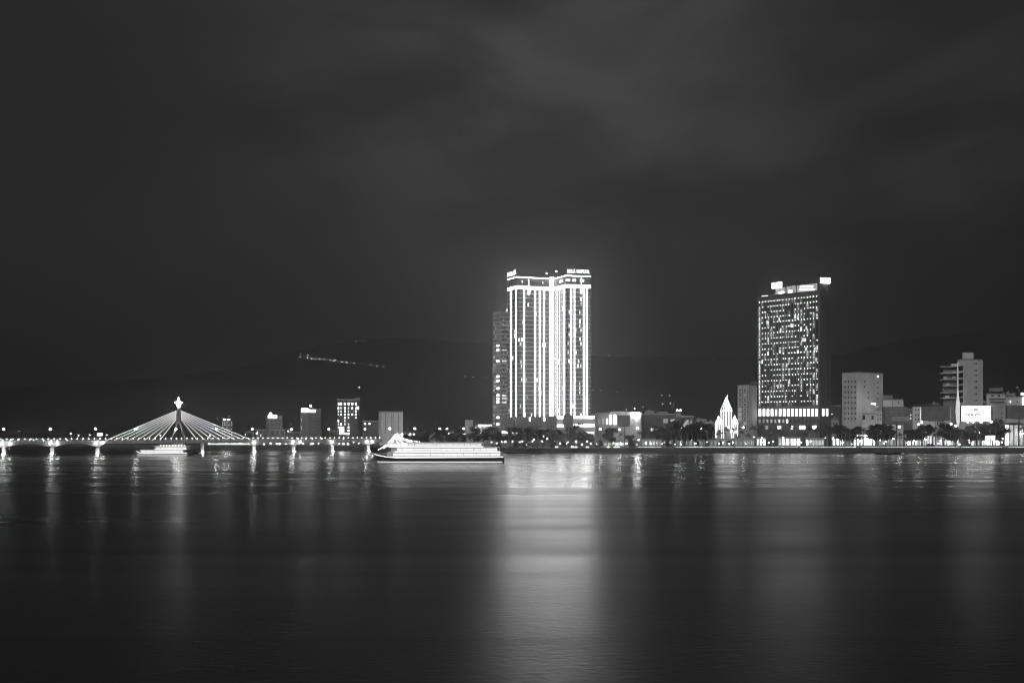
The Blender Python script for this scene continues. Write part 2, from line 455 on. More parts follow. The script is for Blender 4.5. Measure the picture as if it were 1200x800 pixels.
for i, u in enumerate(piers):
    wd = 2.6 if i not in (3,) else 7
    top = BZ - .58 - girder_depth(u)
    mb = slab_mb(u-wd/2, u+wd/2, -HW+.2, HW-.2, -1.5, top)
    mb.build('pier', 'pale_concrete', bridge)
    slab_mb(u-wd/2-1.3, u+wd/2+1.3, -HW-.6, HW+.6, -1.5, .9).build('pier_footing', 'concrete', bridge)
for lat in (HW-.15, -HW+.15):
    mb = MB()
    mb.loft([[bp(U0, lat-.06, BZ+1.05), bp(U0, lat+.06, BZ+1.05), bp(U0, lat+.06, BZ+1.2), bp(U0, lat-.06, BZ+1.2)],
             [bp(U1, lat-.06, BZ+1.05), bp(U1, lat+.06, BZ+1.05), bp(U1, lat+.06, BZ+1.2), bp(U1, lat-.06, BZ+1.2)]])
    u = U0
    while u < U1: mb.bar(bp(u, lat, BZ), bp(u, lat, BZ+1.05), .07, n=4); u += 2.05
    mb.build('railing', 'pale_metal', bridge)
nb = 76; bulb_me = None
for i in range(nb):
    u = U0 + 30 + (U1-U0-32)*i/(nb-1)
    if bulb_me is None: bulb_me = MB().ball((0, 0, 0), .36, 1, 8).data('railing_bulb', 'bulb', smooth=True)
    o = link('railing_bulb', bulb_me, bridge); o.location = bp(u, HW+.05, BZ+1.35) - bridge.location
fl_me = MB().box(0, 0, -.25, .8, .5, .25).data('floodlight', 'pier_flood')
for x in (4, 13.5, 60, 68.5, 113, 121, 342, 350, 387, 428, 434, 297):
    u = bu(x); o = link('floodlight', fl_me, bridge); o.location = bp(u, HW+1.0, BZ-2.2) - bridge.location; o.rotation_euler.z = math.atan2(bf.d.y, bf.d.x)
up_me = MB().box(0, 0, 0, 1.5, .5, .4).data('uplight', 'pier_flood')
for i, u in enumerate(piers):
    if i == 3: continue
    o = link('uplight', up_me, bridge); o.location = bp(u, HW+2.4, .95) - bridge.location; o.rotation_euler.z = math.atan2(bf.d.y, bf.d.x)
    slab_mb(u-1.2, u+1.2, HW+.61, HW+3.0, -1.5, .9).build('uplight_plinth', 'concrete', bridge)
# pylon: four legs meeting under a lantern
up = bu(209.3); ptop = wz(480, bf.pt(up).y); pl = MB()
for du in (-5.2, 5.2):
    for lat in (-HW+.6, HW-.6):
        pl.bar(bp(up+du, lat, BZ+.05), bp(up+du*.12, lat*.16, ptop-9), .75, .85, 8)
pl.bar(bp(up, 0, ptop-11), bp(up, 0, ptop), 2.1, 1.7, 10)
pl.build('pylon', 'grey_wall', bridge)
fz = lambda y: wz(y, bf.pt(up).y)
prof = [(477, .9), (475, 1.3), (472.8, 1.45), (472.0, 2.9), (471.2, 2.9), (470.4, 1.3), (468.5, .7), (465.3, .12)]
mb = MB(); rings = []
for y, r in prof: rings.append([bp(up + r*math.cos(t)*1.05, r*math.sin(t)*1.05, fz(y)) for t in [2*math.pi*k/12 for k in range(12)]])
mb.loft(rings).build('lantern', mat('pylon_lantern_light', .8, .5, emit=24), bridge)
MB().bar(bp(up, 0, ptop), bp(up, 0, fz(477)), 1.0, .8, 10).build('lantern_neck', 'pale_metal', bridge)
for side, xs in ((-1, frange(187.5, 124.8, 8)), (1, frange(231, 293.5, 8))):
    for k, x in enumerate(xs):
        a = bp(up + side*1.6, .1, fz(490.3 - k*1.3)); b = bp(bu(x), .1, BZ+.05)
        MB().bar(a, b, .23, .23, 6).build('stay_cable', 'cable', bridge)
# lamps on the bridge
bl = []
for x in (6, 60, 112.5, 159, 206.3, 253, 295, 340.5, 384, 426):
    u = bu(x); b0 = bp(u, HW-.8, BZ+.01)
    o = lamp('street_lamp', b0, Vector((b0.x, b0.y, wz(502.6, b0.y))), .66, 'lamp', 'street lamp', 'tall lamps along the bridge rail', arm=True)
    bl.append((x, o))
mark_labels(bl, 'bridge street lamp by {m}, {o}')

# sign box on the deck near the left end of the cables
u = bu(117.5); b0 = bp(u, HW-1.2, BZ+.03)
s = empty('lit_sign', b0, 'small glowing sign box on a post at the left foot of the cables', 'sign')
MB().bar(b0, b0+Vector((0, 0, 3.6)), .12, .1, 6).build('post', 'metal', s)
sf = Fac(b0.to_2d()-bf.d*2, b0.to_2d()+bf.d*2); sf.rect(MB(), .1, 3.9, b0.z+3.6, b0.z+5.6, -.2, .2).build('sign_panel', mat('small_sign_light', .8, .5, emit=4), s)

# ------------------------------------------------------------------ cars (one prototype, copied)
def make_car():
    o = empty('car', (0, 0, 0), 'x', 'car', 'cars on the riverside road and bridge')
    mb = MB()
    prof = [(-2.1, .35), (-2.15, .75), (-1.9, .9), (-1.1, 1.0), (-.5, 1.42), (.9, 1.45), (1.7, .98), (2.1, .88), (2.15, .4)]
    mb.loft([[(px, yy, z) for px, z in prof] for yy in (-.85, .85)]); bd = mb.build('body', 'car', o)
    g = MB(); g.loft([[(px, yy, z) for px, z in [(-1.0, 1.02), (-.52, 1.36), (.85, 1.38), (1.5, 1.02)]] for yy in (-.87, .87)]); g.build('glazing', 'dark_glass', bd)
    for px in (-1.35, 1.35):
        for yy in (-.8, .8): MB().bar((px, yy-.11, .33), (px, yy+.11, .33), .33, n=12).build('wheel', 'tyre', o)
    for yy in (-.6, .6): MB().ball((-2.2, yy, .72), .24, .7, 8).build('headlight', 'flood', o, smooth=True)
    return o
car0 = make_car(); cars = []
def put_car(x, Y, z, rot):
    loc = Vector((wx(x, Y), Y, z))
    if not cars: car0.location = loc; car0.rotation_euler.z = rot; o = car0
    else: o = copy_tree(car0, loc, rot)
    cars.append((x, o))
for x in (352, 361, 370, 379.5, 386.5, 405): 
    q = bf.pt(bu(x), 2.5 if random.random() < .5 else -2.5); put_car(600+q.x/q.y*F, q.y, BZ+.03, math.atan2(bf.d.y, bf.d.x)+.0)
for x in (652, 671, 676, 687, 713, 719, 724, 757, 764, 815, 820, 842, 849, 919, 951, 963, 992, 1001, 1056, 1088, 1114, 1133):
    put_car(x, 738 + random.random()*3, LAND+.03, R(90) + random.uniform(-.5, .5))
mark_labels(cars, 'car with headlights on near {m}, {o}')

# ------------------------------------------------------------------ twin tower
def twin_tower():
    A, B, C, D, E, Fp = (-3.9, 789.8), (4.3, 776.6), (34.0, 785.6), (37.9, 787.6), (48.5, 770), (71.2, 774)
    fp = [A, B, C, D, E, Fp, (74, 800), (52, 812), (36, 806), (20, 816), (0, 806)]
    t = empty('twin_tower', (36, 785, LAND), 'bright white floodlit twin tower joined by a glowing central column, letters on its roof', 'skyscraper')
    zt = 151.0; zc = 159.4; zb = LAND
    MB().quad_prism(fp, zb, zc-4.0).build('glass_wall', 'mid_glass', t)
    c = Vector((36, 794))
    def grow(k): return [tuple(c + (Vector(p)-c)*k) for p in fp]
    sl = None
    for i in range(31):
        z = 27 + i*4.02
        o = MB().quad_prism(grow(1.008), z, z+.55)
        if sl is None: sl = o.data('floor_slab', 'slab', t.location + Vector((0, 0, z))); 
        else: o.bm.free()
        ob = link('floor_slab', sl, t); ob.location = (0, 0, z)
    faces = [Fac(A, B), Fac(B, C), Fac(C, D), Fac(D, E), Fac(E, Fp)]
    # crown bands
    for f, nm in zip(faces, range(5)):
        if nm == 2: continue
        f.rect(MB(), -.1, f.len+.1, zt-3.0, zt-.4, .02, .5).build('crown_band', 'led_band', t)
        f.rect(MB(), -.1, f.len+.1, zc-1.3, zc-.4, .02, .4).build('parapet_band', 'led_band', t)
    MB().quad_prism(grow(.96), zc-4.0, zc-2.0).build('crown_storey', 'grey_wall', t)
    MB().quad_prism(grow(1.005), zc-2.0, zc-1.95+.9).build('roof', 'roof', t)
    # central column
    faces[2].rect(MB(), .5, faces[2].len+.5, 27, zc+1.0, .2, .9).build('central_column', mat('central_column_light', .8, .5, emit=3.6, vary=.2, scale=.03), t)
    # vertical light strips
    for fi, x, wd, m_ in ((0, 599.0, 2.6, 'led'), (0, 605.0, 1.5, 'led'), (1, 614.2, 1.35, 'led'), (1, 627.0, 1.2, 'led'), (1, 632.4, 1.35, 'led'), (1, 637.6, 1.15, 'led'),
                      (3, 653.0, .6, 'led_thin'), (3, 655.6, .9, 'led_thin'), (3, 661.0, 1.3, 'led'), (4, 669.2, 1.2, 'led'), (4, 673.2, 1.2, 'led'), (4, 684.0, 1.35, 'led'), (4, 687.6, 1.5, 'led')):
        f = faces[fi]; wd *= .40; f.rect(MB(), f.t(x-wd/2), f.t(x+wd/2), 26, zt-3.7, .02, .3 if fi in (0, 3) else .8).build('light_strip', m_, t)
    for x, fi in ((619.5, 1), (681, 4)):
        f = faces[fi]; f.rect(MB(), f.t(x-.35), f.t(x+.35), zt+.3, zc-2, .3, .9).build('crown_mullion', 'led_thin', t)
        f.rect(MB(), f.t(x-.7), f.t(x+.7), zt-8, zt-3.7, .3, 1.0).build('pendant_light', 'led', t)
    # crown motif
    for i, x in enumerate((657, 658.8, 664, 667, 671.5, 674, 680.5, 683.5, 612, 636)):
        f = faces[3] if x < 663 else faces[4]
        if x < 643: f = faces[1]
        f.rect(MB(), f.t(x-.8), f.t(x+.8), zt+2.6, zt+4.6, .1, .5).build('crown_window', 'win_hi' if i < 8 else 'win_mid', t)
    # lit rooms
    rnd = random.Random(4)
    rooms = 0
    while rooms < 70:
        fi = rnd.choice((0, 1, 1, 1, 3, 4, 4)); f = faces[fi]; k = rnd.randrange(31); u = rnd.uniform(1.5, f.len-3)
        z = 27 + k*4.02 + .6
        if fi == 4 and rnd.random() < .5: u = f.t(rnd.choice((665.2, 666.3, 678.8, 680)))
        f.rect(MB(), u, u+rnd.uniform(.8, 1.5), z+.4, z+3.0, -.05, .1).build('window', rnd.choice(('win_lo', 'win_mid', 'win_mid', 'win_hi')), t); rooms += 1
    for k in range(30):
        z = 27 + k*4.02 + 1
        for fi, x in ((3, 651.2),):
            f = faces[fi]; f.rect(MB(), f.t(x-.4), f.t(x+.4), z, z+2, -.05, .1).build('stair_window', 'win_lo', t)
    # letters on the roof
    f = faces[4]; zl = wz(317.0, 771)
    text_mesh('MELI\u00c1 VINPEARL', f, f.t(664.6), f.t(691.2), zc+1.6, zc+6.0, .4, 'letter', t, 'roof_lettering')
    f.rect(MB(), f.t(664.6), f.t(691), zc, zc+1.5, -.4, .1).build('sign_frame', 'metal', t)
    f = faces[0]; text_mesh('MELI\u00c1', f, f.t(595.2), f.t(605.3), zc+1.6, zc+6.4, .4, 'letter', t, 'roof_lettering')
    f.rect(MB(), f.t(595.2), f.t(605), zc, zc+1.5, -.4, .1).build('sign_frame', 'metal', t)
    for x, y in ((640.5, 320.5), (652, 318)):
        MB().bar(P(x, 324.5, 795), P(x, y, 795), .25, .2).build('roof_mast', 'pale_metal', t); MB().ball(P(x, y, 795), .7, 1).build('beacon', 'bulb', t)
    # podium with bright bands
    pf = Fac(plan(588, 764), plan(696, 764))
    MB().quad_prism([plan(588, 764), plan(696, 764), (76, 772.5), (76, 790), (-6, 790), (-6, 775)], LAND, 31.5).build('podium', 'grey_wall', t)
    pf.px(653, 662, 487.3, 490, 'led', 'podium_band', t, .8); pf.px(672.5, 696.2, 487.4, 489.9, 'led', 'podium_band', t, .8)
    pf.px(653, 662, 497.6, 499.6, 'led', 'podium_band', t, .8); pf.px(672.5, 696.2, 497.1, 499.6, 'led', 'podium_band', t, .8)
    pf.px(684, 696, 505.6, 508, 'led_thin', 'podium_band', t, .8); pf.px(588, 606, 505, 507.5, 'led_thin', 'podium_band', t, .8)
    for x in (606, 621, 638): pf.px(x-1, x+1, 489, 493, 'win_hi', 'podium_lamp', t, .5)
    pf.px(604, 610, 503, 506, 'win_hi', 'lobby_window', t, .3); pf.px(612, 616, 503, 506, 'win_mid', 'lobby_window', t, .3)
twin_tower()

# ------------------------------------------------------------------ slim balcony tower left of it
b = building('apartment_tower', 'slim grey apartment tower with stacked balconies left of the bright twin tower', 'tower',
             [(577.3, 836), (587.2, 829), (597.5, 832)], 366.5, 'grey_wall', 16)
for i in range(28):
    z = 18 + i*4.1; zz = z
    f = b.f[1]; f.rect(MB(), .3, f.len, zz, zz+.9, .05, 1.5).build('balcony', 'white_wall', b.root)
    f = b.f[0]; f.rect(MB(), .2, f.len-.2, zz, zz+.5, .02, .35).build('floor_band', 'pale_concrete', b.root)
for y in (405, 410, 423, 441, 446, 455, 463, 467, 471, 489, 497): b.f[0].px(582.2, 585.0, y-1.2, y+1.2, 'win_hi', 'window', b.root, .4)
for y in (410.5, 423, 463.5, 467, 471.5): b.f[1].px(588.3, 593.5, y-.9, y+.6, 'win_mid', 'window', b.root, .3)
for i in range(26):
    for x in (579, 581, 590, 594.5):
        f = b.f[0] if x < 587 else b.f[1]
        if random.random() < .75: f.px(x-.7, x+.7, 374+i*4.85, 376+i*4.85, random.choice(('win_glow', 'dark_glass', 'win_lo', 'dark_glass')), 'window', b.root, .1)
mb = MB(); c = P(594.5, 366, 838); mb.bar(c, c+Vector((0, 0, 2.0)), 1.3, 1.3, 8).bar(c+Vector((0, 0, 2.01)), c+Vector((0, 0, 4.6)), 1.4, .1, 8)
mb.build('roof_lantern', 'win_mid', b.root)

# ------------------------------------------------------------------ dotted hotel slab
def hotel():
    a, bq, c = plan(887.5, 821), plan(960.7, 780), plan(973.6, 800)
    t = empty('hotel_tower', (bq[0]-20, 790, LAND), 'dark broad hotel slab dotted with hundreds of small room lights, two glowing roof boxes', 'skyscraper')
    fp = [a, bq, c, (c[0]-3, 822), (a[0]+14, 848)]
    zt = wz(349.3, 821)
    MB().quad_prism(fp, LAND, zt).build('wall', 'dark_wall', t)
    f, g = Fac(a, bq), Fac(bq, c)
    cc = Vector((sum(p[0] for p in fp)/5, sum(p[1] for p in fp)/5))
    MB().quad_prism([tuple(cc+(Vector(p)-cc)*.97) for p in fp], zt, zt+1.2).build('roof', 'roof', t)
    # window bays: columns of dark glass, pale mullions between
    cols = 20; cw = (f.len-2)/cols; rows = 19; zlo = f.z(890, 476); zhi = f.z(890, 359); rh = (zhi-zlo)/(rows-.0)
    mb = MB()
    for i in range(cols):
        u = 1 + i*cw; f.rect(mb, u+.25, u+cw-.45, zlo-2, zt-3, .02, .09)
    mb.build('glazing', 'dark_glass', t)
    mb = MB()
    for i in range(0, cols+1): f.rect(mb, 1+i*cw-.22, 1+i*cw+.12, zlo-2, zt-2, .02, .3)
    mb.build('mullion_grid', mat('hotel_mullion', .16, .7), t)
    for j in range(rows+1): f.rect(MB(), .4, f.len-.4, zlo+j*rh-.35, zlo+j*rh+.1, .02, .22).build('floor_band', mat('hotel_band', .10, .7) if j == 0 else bpy.data.materials['hotel_band'], t)
    rnd = random.Random(11); dots = MB(); lit = 0
    cells = [(i, j) for i in range(cols) for j in range(rows+1)]; rnd.shuffle(cells)
    for i, j in cells:
        u = 1 + i*cw + rnd.uniform(.7, 1.4); z = zlo + j*rh
        if rnd.random() < .86: f.rect(dots, u, u+.62, z+rh-1.5, z+rh-.6, .1, .34)
    dots.build('ceiling_lamp', 'room_dot', t)['kind'] = 'stuff'
    dim = MB()
    for i, j in cells[:90]:
        u = 1 + i*cw + rnd.choice((.35, .9)); z = zlo + j*rh; f.rect(dim, u, u+rnd.uniform(.7, 1.3), z+.25, z+rh-rnd.choice((1.7, 1.7, 2.6)), .1, .16)
    dim.build('curtained_window', 'win_glow', t)['kind'] = 'stuff'
    tall = [(0, j) for j in range(0, 19)] + [(rnd.choice((3, 4, 8, 10, 14, 16, 18, 19)), j) for j in range(20) for _ in range(2)]
    for i, j in tall[:56]:
        u = 1 + i*cw + .4; z = zlo + j*rh
        f.rect(MB(), u, u+cw-1.1, z+.3, z+rh-1.7, .1, .2).build('window', rnd.choice(('win_glow', 'win_lo', 'win_lo', 'win_curtain')), t)
    for x, y in ((913, 374), (915, 386.5), (932, 371), (935, 372), (927, 381), (929, 381.5), (939, 385), (945, 384), (941, 398), (943.5, 398), (944.5, 409), (955, 409), (899, 377.5), (900, 414), (914, 412), (935, 412), (956, 421), (893, 424), (922, 427.5), (912, 453), (915, 452)):
        f.px(x-1.0, x+1.0, y-2, y+2, 'win_mid', 'window', t, .25)
    # podium
    for k in range(15):
        x = 889.3 + k*4.75; f.px(x, x+2.6, 479.2, 487.3, 'win_hi' if k != 4 else 'win_mid', 'podium_window', t, .4)
    for x in (964.5, 969): g.px(x-1.0, x+1.0, 479, 487, 'win_hi', 'podium_window', t, .4)
    for k in range(8):
        x = 889.3 + k*4.6; f.px(x, x+2, 491.2, 495.2, ['win_glow', 'win_glow', 'win_lo', 'win_lo', 'win_lo', 'win_mid', 'win_lo', 'win_hi'][k], 'podium_window', t, .4)
    for k in range(8, 16):
        x = 889.3 + k*4.6; f.px(x, x+2, 491.2, 495.2, 'dark_glass', 'podium_window', t, .4)
    for x0, x1, m_ in ((897, 900, 'win_lo'), (911, 915.5, 'win_mid'), (927, 929.5, 'win_hi'), (937, 943.5, 'win_hi'), (952, 956.5, 'win_hi')):
        f.px(x0, x1, 498.5, 502.8, m_, 'entrance_window', t, .4)
    f.rect(MB(), .2, f.len, f.z(920, 478.4), f.z(920, 476.4), .02, .7).build('podium_ledge', 'grey_wall', t)
    # dark side: dashed slot
    for j in range(19):
        z = zlo + j*rh
        g.rect(MB(), g.len*.72, g.len*.86, z, z+rh*.72, .0, .1).build('slot_window', 'black', t)
    # roof sign panels and light boxes
    rf = Fac(plan(887.5, 824), plan(960.7, 783))
    rf.px(909, 919.5, 337, 344.3, 'win_lo', 'roof_panel', t, .3, 2); rf.px(913, 919, 341.5, 344, 'win_hi', 'roof_panel', t, .6)
    rf.px(922, 932, 335.3, 343.4, 'win_lo', 'roof_panel', t, .3, 2); rf.px(924.5, 928.5, 340, 343, 'win_hi', 'roof_panel', t, .6)
    rf.px(934, 956.7, 333.3, 343.2, 'win_lo', 'roof_panel', t, .3, 2)
    scribble(rf, 934.5, 956, 334, 341, 2, 'win_hi', t, 'roof_panel_pattern', .6, 5, .9)
    rf.px(893, 899.5, 346.5, 348.6, 'sign', 'roof_lamp', t, .4)
    rf.px(905, 916.3, 331, 337.6, 'sign', 'roof_light_box', t, .9, .3)
    rf.rect(MB(), rf.t(905.5), rf.t(956), zt+.3, zt+3, -1.5, -.8).build('roof_screen', 'grey_wall', t)
    gf = Fac(plan(960.9, 783), plan(973.4, 802))
    q = plan(967, 790)
    pf = Fac((q[0]-5, 789), (q[0]+5, 791)); pf.px(961.5, 972.6, 325.6, 332, 'sign', 'roof_light_box', t, .6, .3)
    MB().quad_prism([plan(961.5, 786), plan(972, 798), (c[0]-4, 815), (bq[0]-2, 808)], zt, wz(332.6, 790)).build('lift_house', 'dark_wall', t)
hotel()

# ------------------------------------------------------------------ the other buildings
# far left to right
b = building('lit_tower', 'small distant tower with dotted window columns behind the right cables', 'tower', [(260, 980), (272.3, 980)], 493, 'dark_wall', 14)
windows(b, 0, (261.2, 263.5, 266, 268.5, 271), frange(495, 513, 8), .8, 1.2, 'win_mid', .25)
for x in (263.2, 267.8): MB().ball(P(x, 491.5, 982), .95, 1).build('roof_lamp', 'lamp', b.root); MB().bar(P(x, 493.2, 982), P(x, 492.0, 982), .3).build('lamp_post', 'metal', b.root)
b = building('office_block', 'dark office block with a small bright roof sign, left of the wide block', 'building', [(312, 930), (331, 930)], 487.5, 'grey_wall', 18)
b.f[0].px(314.5, 324.5, 486.2, 489.6, 'sign', 'roof_sign', b.root, .6); b.f[0].px(316, 318.5, 483.3, 486, 'sign', 'roof_sign', b.root, .6)
windows(b, 0, (314, 318.5, 323, 327), frange(493, 506, 4), 1.8, 1.8, 'dark_glass', 0, ['win_lo'], .1)
b = building('annex_block', 'low grey annex with three bays at the foot of the small-sign office block', 'building', [(316, 905), (334.5, 905)], 503, 'grey_wall', 10)
windows(b, 0, (319.5, 325, 331), (507.5,), 3.4, 6, 'mid_glass')
b = building('office_block', 'wide dark office block with a bright bar sign along its roof edge', 'building', [(352, 935), (361.5, 926), (376.2, 932)], 479.5, 'grey_wall', 20)
b.f[0].px(353.6, 361, 478.2, 482.6, 'sign', 'roof_sign', b.root, .6); b.f[1].px(361.6, 369.6, 480, 482.6, 'sign', 'roof_sign', b.root, .6)
MB().bar(P(364, 478, 940), P(364, 476, 940), .3).build('lamp_post', 'metal', b.root); MB().ball(P(364, 475.6, 940), .8, 1.3).build('roof_lamp', 'lamp', b.root)
windows(b, 1, frange(363, 375, 5), frange(486, 508, 7), 1.6, 1.6, 'mid_glass', .1)
windows(b, 0, (353.2,), frange(491, 502, 6), .7, 1.2, 'win_mid', .2)
b = building('hotel_block', 'mid-height block with glowing vertical columns of windows', 'building', [(395, 900), (419, 900)], 468, 'dark_wall', 16)
MB().quad_prism([plan(414, 905), plan(422, 905), plan(422, 914), plan(414, 914)], LAND, wz(466, 905)).build('rear_wing', 'grey_wall', b.root)
windows(b, 0, (397, 399.8, 404, 408.5, 413, 417), (473,), 1.7, 2.8, 'win_hi')
for x, y1 in ((396.6, 502), (399.6, 502), (404.2, 498), (408.4, 508), (412.8, 487), (417, 492)):
    windows(b, 0, (x,), [y for y in frange(478, 508, 9) if y <= y1+.1], 1.6, 2.2, 'win_hi', .05, ['win_mid'], .35)
b.f[0].px(398, 403, 500, 508.5, 'sign', 'lit_sign', b.root, .7); b.f[0].px(404, 407.5, 507, 509, 'win_hi', 'entrance_window', b.root, .4)
b.f[0].px(417.8, 420.5, 476.2, 479.4, 'win_hi', 'corner_lamp', b.root, .5)
b = building('flat_block', 'low dark flats with two tiny lamps beside the pale grey slab block', 'building', [(425, 880), (443, 880)], 493, 'dark_wall', 12)
windows(b, 0, frange(427, 441, 4), frange(498, 508, 3), 1.6, 1.6, 'mid_glass', .1)
for x in (428, 433): b.f[0].px(x-.7, x+.7, 495.7, 497.2, 'sign', 'wall_lamp', b.root, .6)
b = building('slab_block', 'pale grey slab block with columns of small dark windows behind the boat bow', 'building', [(444, 862), (446.8, 850), (472.3, 850)], 482.5, 'white_wall', 18)
windows(b, 1, (451.8, 459, 460.8, 467), frange(486, 507, 8), 1.1, 1.7, 'dark_glass')
for y in frange(485, 507, 8): b.f[0].px(444.2, 446.6, y, y+.8, 'pale_concrete', 'balcony', b.root, 1.0)
b = building('plain_block', 'small plain windowless grey block above the riverside trees', 'building', [(545, 850), (554, 850)], 492.3, 'pale_wall', 10)
windows(b, 0, (547, 549.5, 552), (502, 505), 1, 1.2, 'dark_glass')
b = building('sign_hall', 'low hall with a glowing line of roof letters left of the slim apartment tower', 'building', [(556, 815), (580, 815)], 500.5, 'grey_wall', 14)
scribble(b.f[0], 560, 578.5, 496.6, 500.4, 1, 'sign', b.root, 'roof_lettering', .5, 3, .95)
windows(b, 0, frange(558, 578, 7), (507,), 1.8, 2.2, 'win_lo', .1, ['win_hi', 'win_mid'], .5)
# centre right
b = building('arched_hall', 'low hall with bright arched columns and pale parapet, right of the twin tower podium', 'building', [(696, 800), (751.5, 800)], 484, 'pale_wall', 20)
b.f[0].px(716, 732.5, 481.8, 485.8, 'white_wall', 'raised_parapet', b.root, .5); b.f[0].px(734, 750, 482.4, 485, 'white_wall', 'raised_parapet', b.root, .5)
for x, wd, y0, m_ in ((702.5, 2.2, 491, 'win_glow'), (706.8, 2.2, 491, 'win_lo'), (711.2, 2.2, 491, 'win_mid'), (715.4, 2.6, 487, 'win_hi'), (720.5, 3.2, 487, 'win_hi')):
    b.f[0].px(x-wd/2, x+wd/2, y0, 497, m_, 'window', b.root, .5)
    q = b.f[0].pt(b.f[0].t(x), .1); r = wd/2*.8
    MB().bar((q.x, q.y-.5, wz(y0, q.y)), (q.x, q.y+.2, wz(y0, q.y)), r, n=12).build('window_arch', m_, b.root)
MB().ball(P(746.2, 485, 796), 1.35, .9).build('floodlight', 'lamp', b.root)
b.f[0].px(744, 748, 487, 505, 'white_wall', 'pilaster', b.root, .6)
b = building('low_office', 'low dark office block with a few dim square windows and plain roof', 'building', [(751.8, 815), (792, 815)], 484.8, 'dark_wall', 20)
windows(b, 0, (755, 763, 772, 780), (493,), 5.2, 5.2, 'win_glow', 0, ['mid_glass'], .5); b.f[0].px(785.5, 791.5, 491, 494.2, 'win_lo', 'window', b.root, .3)
for x in (763.5, 766, 770.5, 773.5): b.f[0].px(x-.9, x+.9, 501.5, 505+random.random(), random.choice(('win_hi', 'win_mid')), 'lit_sign', b.root, .4)
b = building('turret_office', 'low office block with a small roof turret carrying two lamps', 'building', [(792.3, 812), (813.5, 812)], 487.3, 'dark_wall', 18)
MB().quad_prism([plan(793, 815), plan(798.5, 815), plan(798.5, 821), plan(793, 821)], b.ztop, wz(484, 815)).build('turret', 'pale_wall', b.root)
for x in (793.7, 797.4):
    MB().bar(P(x, 484.2, 818), P(x, 481, 818), .15).build('lamp_post', 'metal', b.root); MB().ball(P(x, 480.6, 818), .62, 1).build('roof_lamp', 'lamp', b.root)
for x0, x1, y0, y1, m_ in ((793, 799, 491, 496, 'win_lo'), (801, 807, 492, 500, 'win_lo'), (809, 811, 492, 497, 'win_glow')): b.f[0].px(x0, x1, y0, y1, m_, 'window', b.root, .3)
b = building('long_hall', 'long low unlit hall just left of the lit spired church', 'building', [(813.8, 830), (838, 830)], 494.8, 'dark_wall', 16)
windows(b, 0, frange(817, 835, 5), (502,), 2, 3, 'mid_glass')
# church outlined in light strings
def church():
    Y = 800; t = empty('church', P(851.5, 522, Y), 'small three-spired church outlined with strings of white lights', 'church')
    def tower(xl, xr, yb, yt, ap, d):
        p = [plan(xl, Y), plan(xr, Y), (wx(xr, Y), Y+d), (wx(xl, Y), Y+d)]
        MB().quad_prism(p, LAND, wz(yt, Y)).build('tower_wall', 'pale_wall', t)
        q = [Vector((a[0], a[1], wz(yt, Y))) for a in p]; c = (q[0]+q[2])/2; c.z = wz(ap, Y)
        e = [(v - Vector((c.x, c.y, v.z)))*1.14 + Vector((c.x, c.y, v.z)) for v in q]
        mb = MB(); mb.poly([e[0], e[1], c]).poly([e[1], e[2], c]).poly([e[2], e[3], c]).poly([e[3], e[0], c]).poly(e); mb.build('spire', 'grey_wall', t)
        s = MB()
        for v in e: s.bar(v + Vector((0, -.15, 0)), c, .2, .16, 5)
        for i in range(4): s.bar(e[i], e[(i+1) % 4], .24, n=5)
        m = (e[0]+e[1])/2; s.bar(m + Vector((0, -.2, 0)), c + Vector((0, -.15, 0)), .2, n=5)
        for k in (.22, .36, .64, .78): m = e[0].lerp(e[1], k); s.bar(m + Vector((0, -.2, 0)), c.lerp(m, .12) + Vector((0, -.15, 0)), .13, n=5)  # further strings added to fill the bright floodlit spire front
        s.build('spire_light_string', 'string', t)
        s = MB()
        for v in q[:2]: s.bar(Vector((v.x, v.y-.25, LAND+8)), Vector((v.x, v.y-.25, v.z)), .28, n=5)
        for v in q[2:]: s.bar(Vector((v.x, v.y+.25, LAND+8)), Vector((v.x, v.y+.25, v.z)), .3, n=5)
        s.build('corner_light_string', 'string', t)
        s = MB(); fx = Fac(p[0], p[1]); n = 2 if xr-xl > 7 else 1
        for k in range(n):
            u = fx.len*(k+1)/(n+1); fx.rect(s, u-.2, u+.2, wz(yb, Y), wz(yt, Y)-1, .02, .3)
        s.build('front_light_string', 'string', t)
    tower(847.6, 857.2, 500, 481, 464.6, 8); tower(840, 845.6, 503, 496.6, 487, 5); tower(859.0, 864.4, 500, 496, 486.5, 5)
    MB().quad_prism([plan(840, Y+3), plan(864, Y+3), plan(864, Y+18), plan(840, Y+18)], LAND, wz(493, Y)).build('nave', 'pale_wall', t)
    MB().bar(P(839, 492.8, Y+2.7), P(864.5, 492.8, Y+2.7), .3, n=5).build('nave_light_string', 'string', t)
    MB().bar(P(852.4, 465, Y+4), P(852.4, 462.6, Y+4), .15).build('cross', 'string', t)
    f = Fac(plan(840, Y), plan(864, Y))
    for x, y in ((853.8, 500.5), (860, 501.5), (857, 505), (862, 505.5)): f.px(x-.9, x+.9, y-.9, y+.9, 'sign', 'porch_lamp', t, 1.2)
church()
b = building('narrow_hotel', 'narrow hotel with a gridded front and smooth pale side, left of the dotted hotel', 'building', [(864.2, 810), (877.3, 800), (886.8, 818)], 451.8, 'pale_wall', 12)
for i in range(9):
    f = b.f[0]; y = 457 + i*5.6
    f.px(864.4, 877.2, y+2.6, y+3.4, 'dark_ink', 'floor_band', b.root, .25)
    for x in (867.5, 873): f.px(x-1.1, x+1.1, y-1.2, y+1.6, 'mid_glass' if random.random() < .8 else 'win_glow', 'window', b.root, .2)
for x in (864.5, 870.2, 876.4): b.f[0].px(x-.25, x+.25, 452.5, 503, 'dark_ink', 'grid_rib', b.root, .3)
